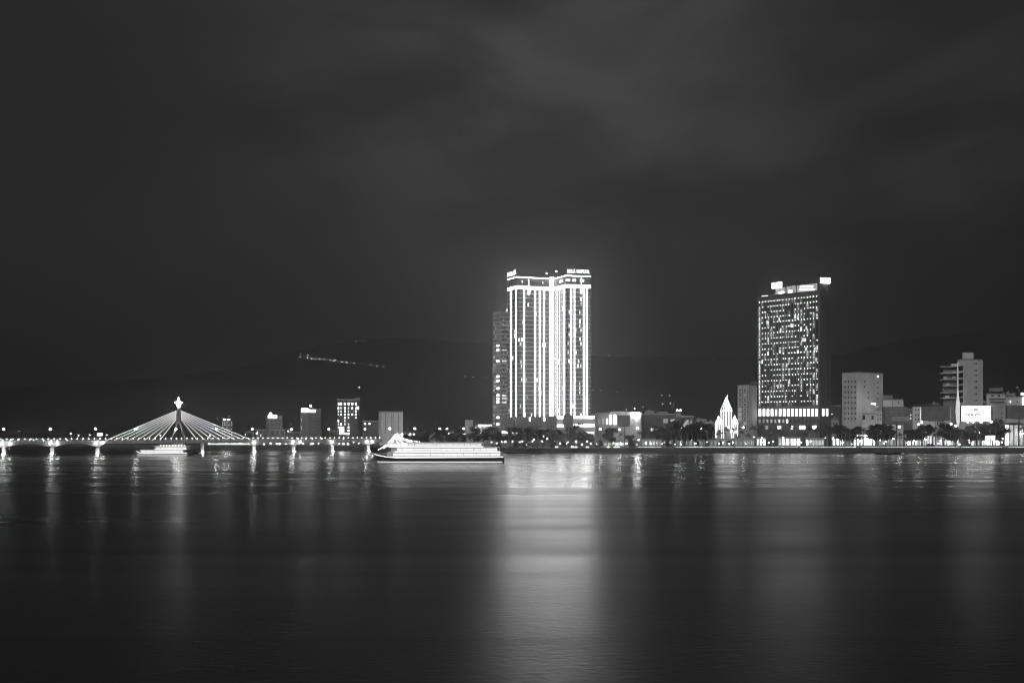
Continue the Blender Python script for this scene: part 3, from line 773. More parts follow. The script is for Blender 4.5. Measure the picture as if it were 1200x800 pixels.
MB().quad_prism([plan(879, 815), plan(887, 815), plan(887, 824), plan(879, 824)], b.ztop+.5, wz(446.5, 815)).build('lift_house', 'dark_wall', b.root)
b = building('gabled_house', 'small gabled house squeezed right of the dotted hotel', 'house', [(974.5, 800), (983, 800)], 492, 'pale_wall', 10)
p0, p1, pk = P(974.2, 492, 799.5), P(983.3, 492, 799.5), P(978.7, 488.5, 799.5)
MB().loft([[p0, p1, pk], [p0+Vector((0, 11, 0)), p1+Vector((0, 11, 0)), pk+Vector((0, 11, 0))]]).build('gable_roof', 'grey_wall', b.root)
windows(b, 0, (977, 980.5), (496,), 1.5, 2.4, 'dark_glass')
b = building('dark_house', 'dark narrow town house between the dotted hotel and the white slab block', 'house', [(974, 830), (986, 830)], 475, 'dark_wall', 10)
windows(b, 0, (977, 981, 984), (480, 486), 1.6, 2, 'mid_glass'); b.f[0].px(974.3, 975.8, 484.4, 485.8, 'win_mid', 'wall_lamp', b.root, .4)
b = building('white_slab', 'white slab block with rows of small dark windows on its left face', 'building', [(987, 812), (1004, 800), (1034.6, 816)], 437.2, 'white_wall', 14)
windows(b, 0, (990.3, 994.2, 998.2, 1002.2), frange(447, 490.5, 8), 1.5, 2.8, 'dark_glass')
windows(b, 1, (1013.3,), (447, 453), 1.2, 2.4, 'dark_glass'); windows(b, 1, (1017.3,), (459.5, 466), 1.2, 2.4, 'dark_glass'); windows(b, 1, (1028.8,), (441, 448, 454, 460.5, 467), 1.2, 2.2, 'dark_glass')
b.f[1].px(1028.2, 1029.4, 440, 441.8, 'win_hi', 'wall_lamp', b.root, .3)
MB().quad_prism([plan(1004.2, 808), plan(1017, 813), plan(1017, 822), plan(1004.2, 822)], b.ztop+.5, wz(435.6, 808)).build('roof_canopy', 'grey_wall', b.root)
b.f[0].px(987.3, 1004, 439.6, 442, 'pale_concrete', 'cornice', b.root, .7)
b = building('town_house', 'low pale town house with two tall windows below the white slab block', 'house', [(1010, 785), (1025.5, 785)], 484.5, 'white_wall', 10)
windows(b, 0, (1012.3, 1022.5), (489,), 2.6, 5, 'dark_glass'); b.f[0].px(1015.5, 1019.5, 486, 492, 'white_wall', 'pilaster', b.root, .4)
b = building('stepped_house', 'taller narrow pale house stepped behind the low town house', 'house', [(1025.8, 790), (1034.5, 790)], 481, 'white_wall', 10)
windows(b, 0, (1029, 1032), (486, 491), 1.3, 2, 'mid_glass')
MB().quad_prism([plan(1026, 794), plan(1033, 794), plan(1033, 799), plan(1026, 799)], b.ztop+.5, wz(475, 794)).build('water_tank', 'grey_wall', b.root)
for x in (1021.8, 1025): MB().bar(P(x, 481, 792), P(x, 474, 792), .12).build('lamp_post', 'metal', b.root); MB().ball(P(x, 473, 792), .65 if x > 1023 else .4).build('roof_lamp', 'lamp', b.root)
b = building('white_house', 'white flat-roofed block rising behind the billboard with a white band', 'building', [(1035, 806), (1058.7, 806)], 468, 'white_wall', 14)
windows(b, 0, (1053,), (471.5,), 1.4, 3, 'dark_glass'); b.f[0].px(1045.9, 1046.3, 468.5, 478, 'dark_ink', 'joint', b.root)
MB().quad_prism([plan(1034.5, 810), plan(1046.5, 810), plan(1046.5, 818), plan(1034.5, 818)], b.ztop+.5, wz(463, 810)).build('roof_shed', 'grey_wall', b.root)
b = building('corner_block', 'pale low block with one brightly lit corner, left of the blank dark billboard', 'building', [(1069.5, 795), (1079, 790), (1114, 800)], 476.5, 'white_wall', 14)
windows(b, 0, (1073, 1076.5), (480, 486, 491), 1.5, 2.2, 'dark_glass'); b.f[1].px(1079.1, 1080.2, 477, 496, 'win_hi', 'corner_light', b.root, .5)
for k in range(4): MB().bar(P(1071+k*8, 474.5-(k % 2)*1.2, 800), P(1079+k*8, 474.5-((k+1) % 2)*1.2, 800), .25, n=5).build('roof_truss', 'pale_metal', b.root)
# white balcony tower
b = building('balcony_tower', 'tall white stepped tower with open balconies on its left side', 'building', [(1122, 803), (1129.3, 796), (1151.8, 804)], 421.5, 'white_wall', 12)
MB().quad_prism([plan(1127.8, 800), plan(1140.8, 800), plan(1140.8, 812), plan(1127.8, 812)], b.ztop+.5, wz(413.2, 800)).build('upper_block', 'white_wall', b.root)
for y in (431.5, 439.5, 447, 454.5, 462, 469): b.f[0].px(1122.8, 1128.6, y-2.7, y+2.7, 'dark_glass', 'window', b.root, .15)
for y in (426, 434, 439.5, 447, 454, 461.5, 469): b.f[1].px(1142.0, 1142.9, y-1.2, y+1.2, 'dark_glass', 'window', b.root, .15); b.f[1].px(1144.0, 1144.9, y-1.2, y+1.2, 'dark_glass', 'window', b.root, .15)
bf2 = Fac(plan(1101.5, 806), plan(1122, 803))
MB().quad_prism([plan(1105, 809), plan(1122.3, 806), plan(1122.3, 818), plan(1105, 818)], LAND, wz(429, 806)).build('balcony_core', 'grey_wall', b.root)
for y in (429.5, 437.3, 444.6, 452, 460, 466.5): bf2.rect(MB(), 0 if y != 452 else 3, bf2.len, bf2.z(1110, y)-.3, bf2.z(1110, y)+.35, -3, 1.5).build('balcony', 'white_wall', b.root)
for x, y in ((1107, 442.5), (1110, 450), (1118, 436), (1109.5, 464.5), (1118, 442)): bf2.px(x-2, x+2, y-1, y+1.4, 'white_wall', 'balcony_screen', b.root, 1.4, .3)
MB().quad_prism([plan(1114.5, 805), plan(1122.5, 804), plan(1122.5, 812), plan(1114.5, 812)], wz(429.5, 805), wz(426, 805)).build('roof_hut', 'white_wall', b.root)
# fin whose floodlighting is put in as its own glow
fin = empty('lit_fin', P(1122.3, 522, 788), 'tall tapering glowing white fin standing left of the backlit billboard', 'sign')
mb = MB(); rings = []
for y, wd in ((500, .5), (494, 1.6), (482, 2.6), (474, 2.1), (466, 1.1), (458, .6)):
    c = P(1122.6 - max(0, 474-y)*.01, y, 788); ww = wd*.79
    rings.append([c+Vector((-ww, -.5, 0)), c+Vector((ww, -.5, 0)), c+Vector((ww, .5, 0)), c+Vector((-ww, .5, 0))])
mb.loft(rings).build('fin_panel', mat('fin_floodlit_glow', .8, .5, emit=.45), fin)
MB().bar(P(1122.5, 458, 788.4), P(1122.3, 425, 788.4), .55, .45, 6).build('edge_glow_bar', mat('tower_edge_glow', .7, .5, emit=.22), fin)  # bright tower edge drawn as an added glowing bar
MB().bar(P(1122.6, 522, 788.8), P(1122.6, 499.5, 788.8), .5, .4).build('post', 'metal', fin)
# right edge blocks
b = building('terrace_block', 'pale block with a roof terrace right of the balcony tower', 'building', [(1156, 812), (1178, 812)], 461.5, 'white_wall', 14)
MB().quad_prism([plan(1158.7, 816), plan(1175.2, 816), plan(1175.2, 824), plan(1158.7, 824)], b.ztop+2.6, wz(454.5, 816)).build('terrace_room', 'grey_wall', b.root)
for x in (1159.5, 1166, 1174.5): MB().bar(P(x, 461, 817), P(x, 458, 817), .25).build('terrace_post', 'pale_metal', b.root)
b.f[0].px(1160, 1165, 455.5, 458.5, 'win_glow', 'window', b.root, -3.6, -3.9) if False else None
windows(b, 0, (1163, 1170.7), (463.5,), 2.6, 2.4, 'dark_glass'); b.f[0].px(1159, 1178, 466.3, 468.6, 'dark_ink', 'balcony_shade', b.root, .3); b.f[0].px(1160, 1177, 470, 472, 'mid_glass', 'window', b.root, .3)
b = building('long_white_block', 'long low white block running out of frame at the right edge', 'building', [(1178.3, 815), (1225, 815)], 465, 'white_wall', 14)
b.f[0].px(1182.8, 1184.8, 469, 472, 'win_mid', 'window', b.root, .2); windows(b, 0, (1192,), (470.5,), 1.4, 2, 'dark_glass')
b.f[0].px(1196.5, 1204, 460.3, 463, 'sign', 'roof_sign', b.root, .9); b.f[0].px(1198.3, 1202, 465.5, 474.5, 'win_hi', 'lit_sign', b.root, .7)
b = building('plain_wall_block', 'plain grey block right behind the backlit billboard', 'building', [(1163.5, 795), (1180, 795)], 473, 'pale_wall', 12)
windows(b, 0, (1174,), (477, 484, 489), 1.4, 2, 'dark_glass')
b = building('garden_pavilion', 'small pavilion with a pale peaked roof under the billboard at the right', 'pavilion', [(1168, 772), (1177, 772)], 494, 'grey_wall', 6)
p0, p1, pk = P(1167.4, 494, 771.5), P(1177.6, 494, 771.5), P(1172.5, 489, 771.5)
MB().loft([[p0, p1, pk], [p0+Vector((0, 8, 0)), p1+Vector((0, 8, 0)), pk+Vector((0, 8, 0))]]).build('gable_roof', 'pale_wall', b.root)

# crane behind the low offices
cr = empty('tower_crane', Vector((wx(789, 860), 860, LAND)), 'thin dark crane with a raised jib behind the low office roofs', 'crane')
MB().bar(P(788, 520, 860), P(788, 483, 860), .5, n=4).build('mast', 'black', cr); MB().bar(P(787.6, 484, 860), P(791.3, 471.5, 860), .55, .35, n=4).build('jib', 'black', cr)

# ------------------------------------------------------------------ billboards
def billboard(label, xl, xr, yt, yb, Y, polex, m='panel', tilt=0.0, side=2.0, group=None, pm='metal'):
    a, bq = plan(xl, Y+tilt), plan(xr, Y)
    f = Fac(a, bq); cx = (a[0]+bq[0])/2
    pz = LAND
    o = empty('billboard', (wx(polex, Y), Y+1, pz), label, 'billboard', group)
    f.rect(MB(), 0, f.len, wz(yb, Y), wz(yt, Y), -side, 0).build('case', 'black', o)
    f.rect(MB(), .15, f.len-.15, wz(yb, Y)+.15, wz(yt, Y)-.15, .003, .12).build('face_panel', m, o)
    MB().bar((wx(polex, Y), Y+side*.6+.3, pz), (wx(polex, Y), Y+side*.6+.3, wz(yb, Y)), .55, .5, 8).build('post', pm, o)
    f.rect(MB(), f.len*.2, f.len*.8, wz(yb, Y)-.45, wz(yb, Y)-.01, -side*.8, -.1).build('catwalk', 'metal', o)
    return f, o
LB = ['lowest and leftmost of the five dark billboards before the twin tower', 'second from left of the five dark billboards before the twin tower',
      'middle one of the five dark billboards before the twin tower', 'second from right of the five dark billboards before the twin tower', 'rightmost and tallest of the five dark billboards before the twin tower']
for lb, (xl, xr, yt, yb, px_) in zip(LB, ((591.3, 602.8, 490, 501, 598), (605, 617.6, 489, 501.5, 613.5), (622, 635, 488.3, 500.2, 630), (639.5, 652, 487.2, 500.3, 646), (660, 671.5, 485.8, 500, 667))):
    f, o = billboard(lb, xl, xr, yt, yb, 741, px_, 'panel', 1.5, 2.2, 'row of five dark billboards'); f.rect(MB(), .4, f.len-.4, wz(yb-1.6, 741), wz(yb-1.2, 741), .12, .16).build('trim_line', 'dark_ink', o)
f, o = billboard('lone dark billboard on a post in front of the hall with lit arches', 724, 738.2, 486.6, 499.2, 750, 732.5, 'panel', 1.5, 2.4)
for y in (490, 493.5): f.px(725.5, 736.5, y, y+.6, 'dark_ink', 'trim_line', o, .18)
f, o = billboard('dark billboard with three rows of pale lettering and a white band below', 1035, 1064.4, 476.5, 496.5, 748, 1051.5, 'panel', 2, 2.5)
scribble(f, 1037, 1063, 477.5, 487.8, 3, 'ink', o, 'lettering', .2, 9, .85, 1.6); f.px(1044.8, 1066, 488, 493, 'ink', 'white_band', o, .3); scribble(f, 1047, 1064, 489.5, 491.8, 1, 'dark_ink', o, 'band_lettering', .42, 2)
f, o = billboard('blank dark billboard with faint curved marking before the corner block', 1080.6, 1113, 475.6, 492.6, 746, 1098, 'panel', 2, 2.5, pm='pale_metal')
scribble(f, 1087, 1106, 478, 481.5, 1, 'dark_ink', o, 'lettering', .2, 4)
mb = MB()
for k in range(14): 
    x = 1084 + k*1.9; y = 486 + math.sin(k/13*math.pi)*3.2; f.rect(mb, f.t(x), f.t(x+1.88), f.z(x, y+.5), f.z(x, y), .12, .2)
mb.build('curved_mark', 'dark_ink', o)
f, o = billboard('bright white backlit billboard with grey lettering, lamps along its foot', 1126.5, 1161.3, 475, 493.6, 752, 1145.5, 'lit_board', 0, 2.4)
scribble(f, 1136, 1151, 477.3, 482.2, 1, 'black', o, 'upper_lettering', .25, 6, .85, 2.6); scribble(f, 1130, 1152, 483.6, 488.4, 1, 'black', o, 'lower_lettering', .25, 8, 1.0, 2.6)
scribble(f, 1134, 1146, 488.5, 489.8, 1, 'ink', o, 'small_lettering', .2, 12, .6)
for x in (1134, 1140, 1150, 1161.5): MB().ball(P(x, 494.2, 750.5), .75, .8).build('foot_lamp', 'lamp', o); MB().bar(P(x, 494.5, 751.6), P(x, 494.2, 750.6), .08).build('lamp_arm', 'metal', o)
f, o = billboard('dark billboard cut off by the right edge of the photo', 1180, 1216, 474.6, 490.2, 750, 1195.5, 'panel', 0, 2.4)
scribble(f, 1183, 1214, 476.5, 484, 2, 'dark_ink', o, 'lettering', .2, 15)

# ------------------------------------------------------------------ shops and stalls behind the promenade
def shop(label, xl, xr, yt, Y=768, n=4, m=('shop',), sign=False):
    b = building('shop', label, 'shop', [(xl, Y), (xr, Y)], yt, 'pale_wall', 8)
    f = b.f[0]; w_ = (xr-xl)/n
    for k in range(n):
        f.px(xl+k*w_+.3*w_/2, xl+(k+1)*w_-.3*w_/2, yt+2.0, 521.3, random.choice(m), 'shop_window', b.root, .15)
    f.rect(MB(), -.4, f.len+.4, f.z(xl, yt+1.6), f.z(xl, yt+1.1), .02, 2.2).build('awning', 'white_wall', b.root)
    if sign: f.px(xl+1, xr-1, yt-.8, yt+.9, 'win_hi', 'shop_sign', b.root, 2.4, -2.25)
    return b
shop('small bright kiosk under the palms, left end of the dotted hotel', 886.5, 897.5, 512.5, n=3)
shop('wide bright shop under the palms, middle of the dotted hotel', 912, 938, 512, n=6, m=('shop', 'shop', 'shop_soft'))
shop('small dim kiosk under the palms, right end of the dotted hotel', 944, 966, 513.5, n=6, m=('shop_soft', 'shop_soft', 'shop'))
shop('bright shop below the gabled house', 975, 988, 512, n=3)
shop('long bright awning shop under the white slab block', 1000, 1026, 510.5, n=7, sign=True)
shop('dim shop below the billboard with a white band', 1030, 1058, 513, n=8, m=('shop_soft', 'shop_soft', 'win_lo'))
shop('tall bright shop row left of the blank billboard post', 1060, 1092, 508.5, n=11, m=('shop', 'win_mid', 'shop_soft'))
shop('tall bright shop row right of the blank billboard post', 1093, 1124, 508.5, n=11, m=('shop_soft', 'win_mid', 'shop'))
shop('open cafe with a glowing sign under the backlit billboard', 1138, 1173, 514, n=10, m=('shop', 'shop_soft', 'shop'))
shop('tall glowing shop at the right edge of the photo', 1177, 1199, 496, n=4, m=('shop', 'shop_soft', 'shop_soft'))
shop('faint shop row under the low dark office block', 752, 800, 514.5, n=12, m=('shop_soft', 'win_lo', 'dark_glass', 'win_glow'))
shop('faint shop row left of the church', 803, 840, 515, n=9, m=('win_lo', 'dark_glass', 'win_glow', 'shop_soft'))
shop('faint shop row under the church', 842, 884, 514.5, n=9, m=('shop_soft', 'win_lo', 'dark_glass', 'win_glow'))
shop('low lit shop row under the hall with arches', 698, 748, 517, n=11, m=('shop_soft', 'win_lo', 'dark_glass', 'shop'))
s = empty('lit_sign', P(1160, 522, 742), 'small white glowing sign box on posts before the open cafe', 'sign')
f = Fac(plan(1154, 742), plan(1166, 742)); f.px(1154.2, 1166, 510, 515.7, 'sign_soft', 'sign_panel', s, .3, .3)
f.px(1154.6, 1165.6, 510.5, 515.3, mat('cafe_sign_light', .8, .5, emit=3), 'sign_face', s, .4, -.31)
for x in (1155.5, 1164.5): MB().bar(P(x, 521.3, 742.3), P(x, 515.7, 742.3), .12).build('post', 'metal', s)

# promenade balustrade with an added glow strip for car light trails, one piece along the quay
bal = empty('balustrade', (60, 732, LAND), 'long low balustrade along the quay edge, its added glow imitating car light trails', 'balustrade')
xs0, xs1 = wx(703, 732), wx(1235, 732)
def rail(x0, x1, z0, z1, y0, y1, m, nm): MB().quad_prism([(x0, y0), (x1, y0), (x1, y1), (x0, y1)], z0, z1).build(nm, m, bal)
rail(xs0, xs1, LAND, LAND+.5, 731.9, 732.3, 'concrete', 'plinth'); rail(xs0, xs1, LAND+1.0, LAND+1.15, 731.95, 732.25, 'white_wall', 'handrail')
gm = MB(); x = xs0
while x < xs1: gm.quad_prism([(x, 732.0), (x+.22, 732.0), (x+.22, 732.2), (x, 732.2)], LAND+.5, LAND+1.0); x += 1.4
gm.build('baluster', 'white_wall', bal)['kind'] = 'stuff'
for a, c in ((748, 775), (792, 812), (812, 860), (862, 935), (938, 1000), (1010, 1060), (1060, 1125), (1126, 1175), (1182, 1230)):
    MB().quad_prism([(wx(a, 732), 732.35), (wx(c, 732), 732.35), (wx(c, 732), 732.5), (wx(a, 732), 732.5)], LAND+.55, LAND+.95).build('trail_glow', M['trail_glow'], bal)

# ------------------------------------------------------------------ lamps on the banks
def ground_lamp(x, y, Y, r=.5, m='lamp', z0=LAND):
    return lamp('street_lamp', Vector((wx(x, Y), Y, z0)), P(x, y, Y), r, m, 'street lamp', None)
tall = [(456.7, 502), (486, 502), (485.5, 509), (515.4, 502.5), (523.8, 502.5), (543.3, 502), (544.5, 508.5), (573.3, 503.5), (503.7, 508), (526, 509), (559.5, 507), (562.5, 507), (466, 509), (471, 509), (480.7, 509)]
items = []
for x, y in tall: o = ground_lamp(x, y, 795 + (x*7 % 30), .6); o['group'] = 'lamps on the bank behind the cruise boat'; items.append((x, o))
mark_labels(items, 'bank street lamp near {m}, {o}')
items = []
for x, y in [(703.5, 502.6), (726, 503), (747.2, 501.6), (798.5, 502), (821.5, 501.6), (871, 500.6), (649, 505), (655.3, 506), (674, 504.5), (1147.6, 506.6), (1076.3, 497), (1114.6, 496.5), (1054, 500), (593, 505.5), (1120, 499), (1198.5, 508), (631, 504.5)]:
    o = ground_lamp(x, y, 766 if x not in (1147.6,) else 745, .72 if y < 503.5 else .6); o['group'] = 'tall lamps on the riverside road'; items.append((x, o))
mark_labels(items, 'tall road lamp near {m}, {o}')
items = []
for x, y in [(600.5, 517), (609, 518), (612, 516.8), (624, 517), (635.5, 516.8), (649.6, 516.5), (663.6, 519.5), (682, 520.5), (763, 520), (815, 519.5), (847, 518.5), (859, 518), (893, 513), (918, 512.5), (950, 517), (976, 513.5), (982, 516), (1007, 517), (1038, 517), (1071, 516), (1102, 516.5), (1113, 519.5), (1136, 518), (1175, 514),
             (576, 518), (582, 519), (588, 517.5), (901, 518.5), (929, 519), (1021, 515), (1047, 514), (1085, 515)]:
    o = ground_lamp(x, y, 736 + (x*13 % 9), .5 if x > 700 else .38, 'small_lamp'); o['group'] = 'low globe lamps on the promenade'; items.append((x, o))
mark_labels(items, 'low promenade globe lamp near {m}, {o}')
rnd = random.Random(17); items = []
for i in range(58):
    x = 592 + i*10.4 + rnd.uniform(-4, 4); y = 520.5 - abs(rnd.gauss(0, 3.2))
    o = ground_lamp(x, y, 750 + rnd.random()*12, rnd.choice((.28, .4, .58)), 'small_lamp'); o['group'] = 'small lights under the riverside trees'; items.append((x, o))
mark_labels(items, 'small light under the trees by {m}, {o}')
# low houses filling the skyline
rnd = random.Random(31); items = []
for x0, x1, y, Y in ((282, 297, 506, 1000), (300, 311, 503, 990), (336, 343, 502, 985), (344, 351, 506, 985), (377, 386, 501, 960), (386.5, 394.5, 505, 950), (473, 484, 506, 880), (486, 497, 508, 885), (500, 515, 507, 890), (520, 532, 505, 900), (534, 544, 508, 890),
                     (756, 766, 481.5, 870), (770, 783, 482.5, 880), (816, 828, 491, 880), (829, 838, 494, 890), (1037, 1046, 471, 870), (1060, 1069, 479, 850), (1092, 1101, 472, 870), (1152.5, 1157, 470, 850), (1179, 1190, 461, 880)):
    b = building('house', 'x', 'house', [(x0, Y), (x1, Y)], y, rnd.choice(('dark_wall', 'grey_wall', 'grey_wall', 'pale_wall')), 9)
    n = max(2, int((x1-x0)/3.2)); windows(b, 0, frange(x0+1.8, x1-1.8, n), [y+3+4*k for k in range(3)], 1.3, 1.6, 'dark_glass', .1, ['win_lo', 'win_mid', 'win_hi'], .22)
    if rnd.random() < .6:
        u = b.f[0].pt(b.f[0].len*rnd.uniform(.25, .7), -4); MB().bar((u.x, u.y, b.ztop+.4), (u.x, u.y, b.ztop+2.2), .9, n=10).build('water_tank', 'pale_metal', b.root)
    b.root['group'] = 'low houses filling the skyline'; items.append(((x0+x1)/2, b.root))
mark_labels(items, 'low dim house behind {m}, {o}')
# far bank lights seen under and over the bridge
rnd = random.Random(5); items = []
def far_lamp(x, y, Y, r, m='small_lamp'):
    o = ground_lamp(x, y, Y, r, m); o['group'] = 'small lamps on the far bank beyond the bridge'; items.append((x, o))
for i in range(20): x = 245 + i*2.55; far_lamp(x + rnd.uniform(-.9, .9), 521.5 + rnd.uniform(-1.6, 1.0), 880 + rnd.random()*8, rnd.choice((.3, .42, .6)))
for i in range(24): x = 300 + i*5.7; far_lamp(x + rnd.uniform(-2, 2), 520.5 + rnd.uniform(-3, 1.5), 875 + rnd.random()*8, rnd.choice((.45, .6, .7)))
for i in range(26): x = 4 + i*9.2; far_lamp(x + rnd.uniform(-3, 3), 516.8 + rnd.uniform(-1.0, 2), 1200 - x*.9 + rnd.random()*30, rnd.choice((.4, .5)))
for x, y in ((22, 505), (83, 508), (92, 510), (105, 509.5), (125, 509.5), (188, 510), (246, 510), (301, 508), (329, 509)): far_lamp(x, y, 1150 if x < 150 else 980, .5)
mark_labels(items, 'tiny far-bank lamp behind {m}, {o}')

# hillside lamps
items = []
hl = [(351.5, 418.5), (352.5, 415), (360, 419), (361, 416), (365, 420), (368.3, 420), (374.5, 420.5), (380.3, 421), (387, 421.8), (391, 423), (392.7, 422), (400.7, 424), (406.5, 424.5), (415, 425.5), (434.5, 428), (442, 429), (449.5, 429.8),
      (502.5, 436), (513, 437), (526.5, 439.2), (545.3, 440.7), (554.6, 441.6), (570, 442.7), (417.5, 399.4), (425, 399.4), (421, 453.8), (713.5, 416.8), (769, 417), (835.5, 421), (877, 425.6),
      (695, 457), (704, 457.5), (723, 459), (775.6, 462.8), (784.5, 463.3), (776.5, 473.5), (785.5, 472.8), (734, 479.8), (743.8, 478.5), (753.5, 476.4)]
for x, y in hl:
    q = hill_hit(x, y+1.6)
    o = lamp('hillside_lamp', q, q+Vector((0, 0, max(7, min(14, P(x, y, q.y).z-q.z)))), 2.1 + .5*math.sin(x*7.3), 'hill_lamp', 'lamp', 'lamps along the dark mountainside', poler=.2); items.append((x, o, y))
for i, (x, o, y) in enumerate(items):
    zone = ('low on the slope behind the twin tower right side' if y > 455 and x > 690 else 'on the summit of the left ridge' if y < 405 else 'along the saddle right of the twin tower' if x > 690 else
            'in the dense descending row on the left ridge' if x < 410 else 'in the sparse row just left of the twin tower' if x > 495 else 'alone above the glowing window columns' if y > 450 else 'at the right end of the dense ridge row')
    o['zone'] = zone
zs = {}
for x, o, y in sorted(items, key=lambda t: t[0]): zs.setdefault(o['zone'], []).append(o)
for z, l in zs.items():
    for i, o in enumerate(l): o['label'] = f'faint lamp {z}' + ('' if len(l) == 1 else f', {ORD[min(i, 19)]} from left'); del o['zone']

# ------------------------------------------------------------------ trees
def palm_meshes(seed, h):
    rnd = random.Random(seed); lean = rnd.uniform(-.9, .9); tr = MB(); prev = Vector((0, 0, -.1)); n = 6
    pts = [Vector((lean*(k/n)**2, 0, h*k/n)) for k in range(n+1)]
    for k in range(n): tr.bar(pts[k], pts[k+1], .24-.02*k, .22-.02*k, 7)
    top = pts[-1]; cr = MB(); nf = 19
    for i in range(nf):
        az = 2*math.pi*i/nf*2.4 + rnd.uniform(-.3, .3); el = rnd.uniform(-.25, 1.15); ln = rnd.uniform(2.9, 4.0)
        p = top.copy(); d = Vector((math.cos(az)*math.cos(el), math.sin(az)*math.cos(el), math.sin(el))); side = Vector((-math.sin(az), math.cos(az), 0)); st = ln/7
        for s in range(7):
            q = p + d*st; d = (d + Vector((0, 0, -.20))).normalized(); wd = .9*math.sin((s+1.2)/8.4*math.pi)**.7
            for sg in (-1, 1):
                for e in (0, .5):
                    a0 = p.lerp(q, e); a1 = p.lerp(q, e+.32); tip = a0 + side*sg*wd + d*.35 + Vector((0, 0, -.35*wd))
                    cr.poly([a0, a1, tip])
            cr.poly([p - side*.05, q - side*.05, q + side*.05, p + side*.05]); p = q
    return tr.data('trunk', 'palm_trunk', smooth=True), cr.data('crown', 'palm_leaf')
def tree_meshes(seed, h, w_, trunk_h=None, nleaf=3200, leaf=.40):
    rnd = random.Random(seed); th = trunk_h if trunk_h is not None else h*.3
    tr = MB(); tr.bar((0, 0, -.1), (0, 0, th), .32, .22, 8); cl = []
    for i in range(15):
        az = rnd.uniform(0, 6.28); rr = w_/2*rnd.uniform(.15, .78); z = th + (h-th)*rnd.uniform(.12, .85)
        rr *= 1 - .45*max(0, (z-th)/(h-th)-.5)
        c = Vector((math.cos(az)*rr, math.sin(az)*rr, z)); cl.append((c, rnd.uniform(.2, .36)*min(w_, h-th)*.8))
        tr.bar((0, 0, th*rnd.uniform(.7, 1)), c, .13, .05, 5)
    cr = MB()
    for i in range(nleaf):
        c, r = rnd.choice(cl); v = Vector((rnd.gauss(0, 1), rnd.gauss(0, 1), rnd.gauss(0, 1))).normalized() * r * rnd.random()**.4; v.z *= .75
        p = c + v; a = Vector((rnd.gauss(0, 1), rnd.gauss(0, 1), rnd.gauss(0, 1))).normalized(); b_ = a.orthogonal().normalized(); s = leaf*rnd.uniform(.6, 1.3)
        cr.poly([p - a*s, p + b_*s*.6, p + a*s, p - b_*s*.6])
    return tr.data('trunk', 'trunk', smooth=True), cr.data('crown', 'leaf')
palms = [palm_meshes(s, h) for s, h in ((1, 9.5), (2, 10.8), (3, 8.4), (4, 12), (5, 11.2))]
trees = [tree_meshes(s, h, w_) for s, h, w_ in ((11, 12, 11), (12, 14, 12), (13, 10, 10), (14, 12.5, 14))]
bushes = [tree_meshes(s, h, w_, .5, 1000, .36) for s, h, w_ in ((21, 5.5, 9), (22, 7.5, 8), (23, 4.2, 10))]
def plant(name, kind, x, Y, rot, cat, z=LAND, scale=1.0):
    o = empty(name, (wx(x, Y), Y, z), 'x', cat); o.rotation_euler.z = rot; o.scale = (scale,)*3
    link('trunk', kind[0], o); link('crown', kind[1], o); return o
rnd = random.Random(21); items = []
x = 752
while x < 1204:
    if not (1177 < x < 1193 and rnd.random() < .6):
        o = plant('palm_tree', rnd.choice(palms), x, 743 + rnd.uniform(-3.5, 4), rnd.uniform(0, 6.28), 'palm tree', scale=rnd.uniform(1.0, 1.5)); o['group'] = 'palms along the promenade'; items.append((x, o))
    x += rnd.uniform(3.6, 7.6)
for x in (640, 653, 661, 676, 687, 712, 728): o = plant('palm_tree', rnd.choice(palms), x, 745 + rnd.uniform(-2, 4), rnd.uniform(0, 6.28), 'palm tree'); o['group'] = 'palms along the promenade'; items.append((x, o))
mark_labels(items, 'dark palm tree before {m}, {o}')
items = []
for x, Y, sc_ in [(478, 792, .8), (489, 786, .85), (500, 790, .8), (511, 785, .9), (522, 790, .85), (533, 786, .9), (545, 786, .9), (556, 780, .95), (566, 776, 1), (577, 770, 1), (588, 768, 1.05), (599, 765, 1.05), (611, 763, 1.1), (624, 758, 1.15), (637, 758, 1.2), (650, 757, 1.15), (672, 757, 1.1), (688, 760, .9),
               (716, 766, 1.0), (737, 768, .8), (777, 756, 1.15), (790, 756, 1.3), (803, 758, 1.15), (815, 757, 1.2), (827, 758, 1.15), (986, 757, 1.2), (999, 757, 1.1), (1026, 757, 1.2), (1038, 758, 1.2), (1068, 757, 1.15), (1080, 757, 1.2), (1106, 756, 1.15), (1120, 756, 1.2), (1136, 757, 1.15), (1150, 757, 1.15), (1163, 757, 1.25), (1172, 756, 1.3)]:
    o = plant('leafy_tree', rnd.choice(trees), x, Y, rnd.uniform(0, 6.28), 'tree', scale=sc_*1.42); o['group'] = 'dark round-crowned trees on the bank'; items.append((x, o))
mark_labels(items, 'round dark tree before {m}, {o}')
items = []
for x, k, Y in [(648, 1, 733.5), (661, 0, 734), (702, 1, 733.5), (743, 1, 734), (740, 0, 733.5), (782, 2, 733.5), (1091, 2, 734.5), (605, 0, 735), (616, 0, 736)]:
    o = plant('shrub', bushes[k], x, Y, rnd.uniform(0, 6.28), 'shrub'); o['group'] = 'dark shrubs on the quay edge'; items.append((x, o))
mark_labels(items, 'dark quayside shrub near {m}, {o}')

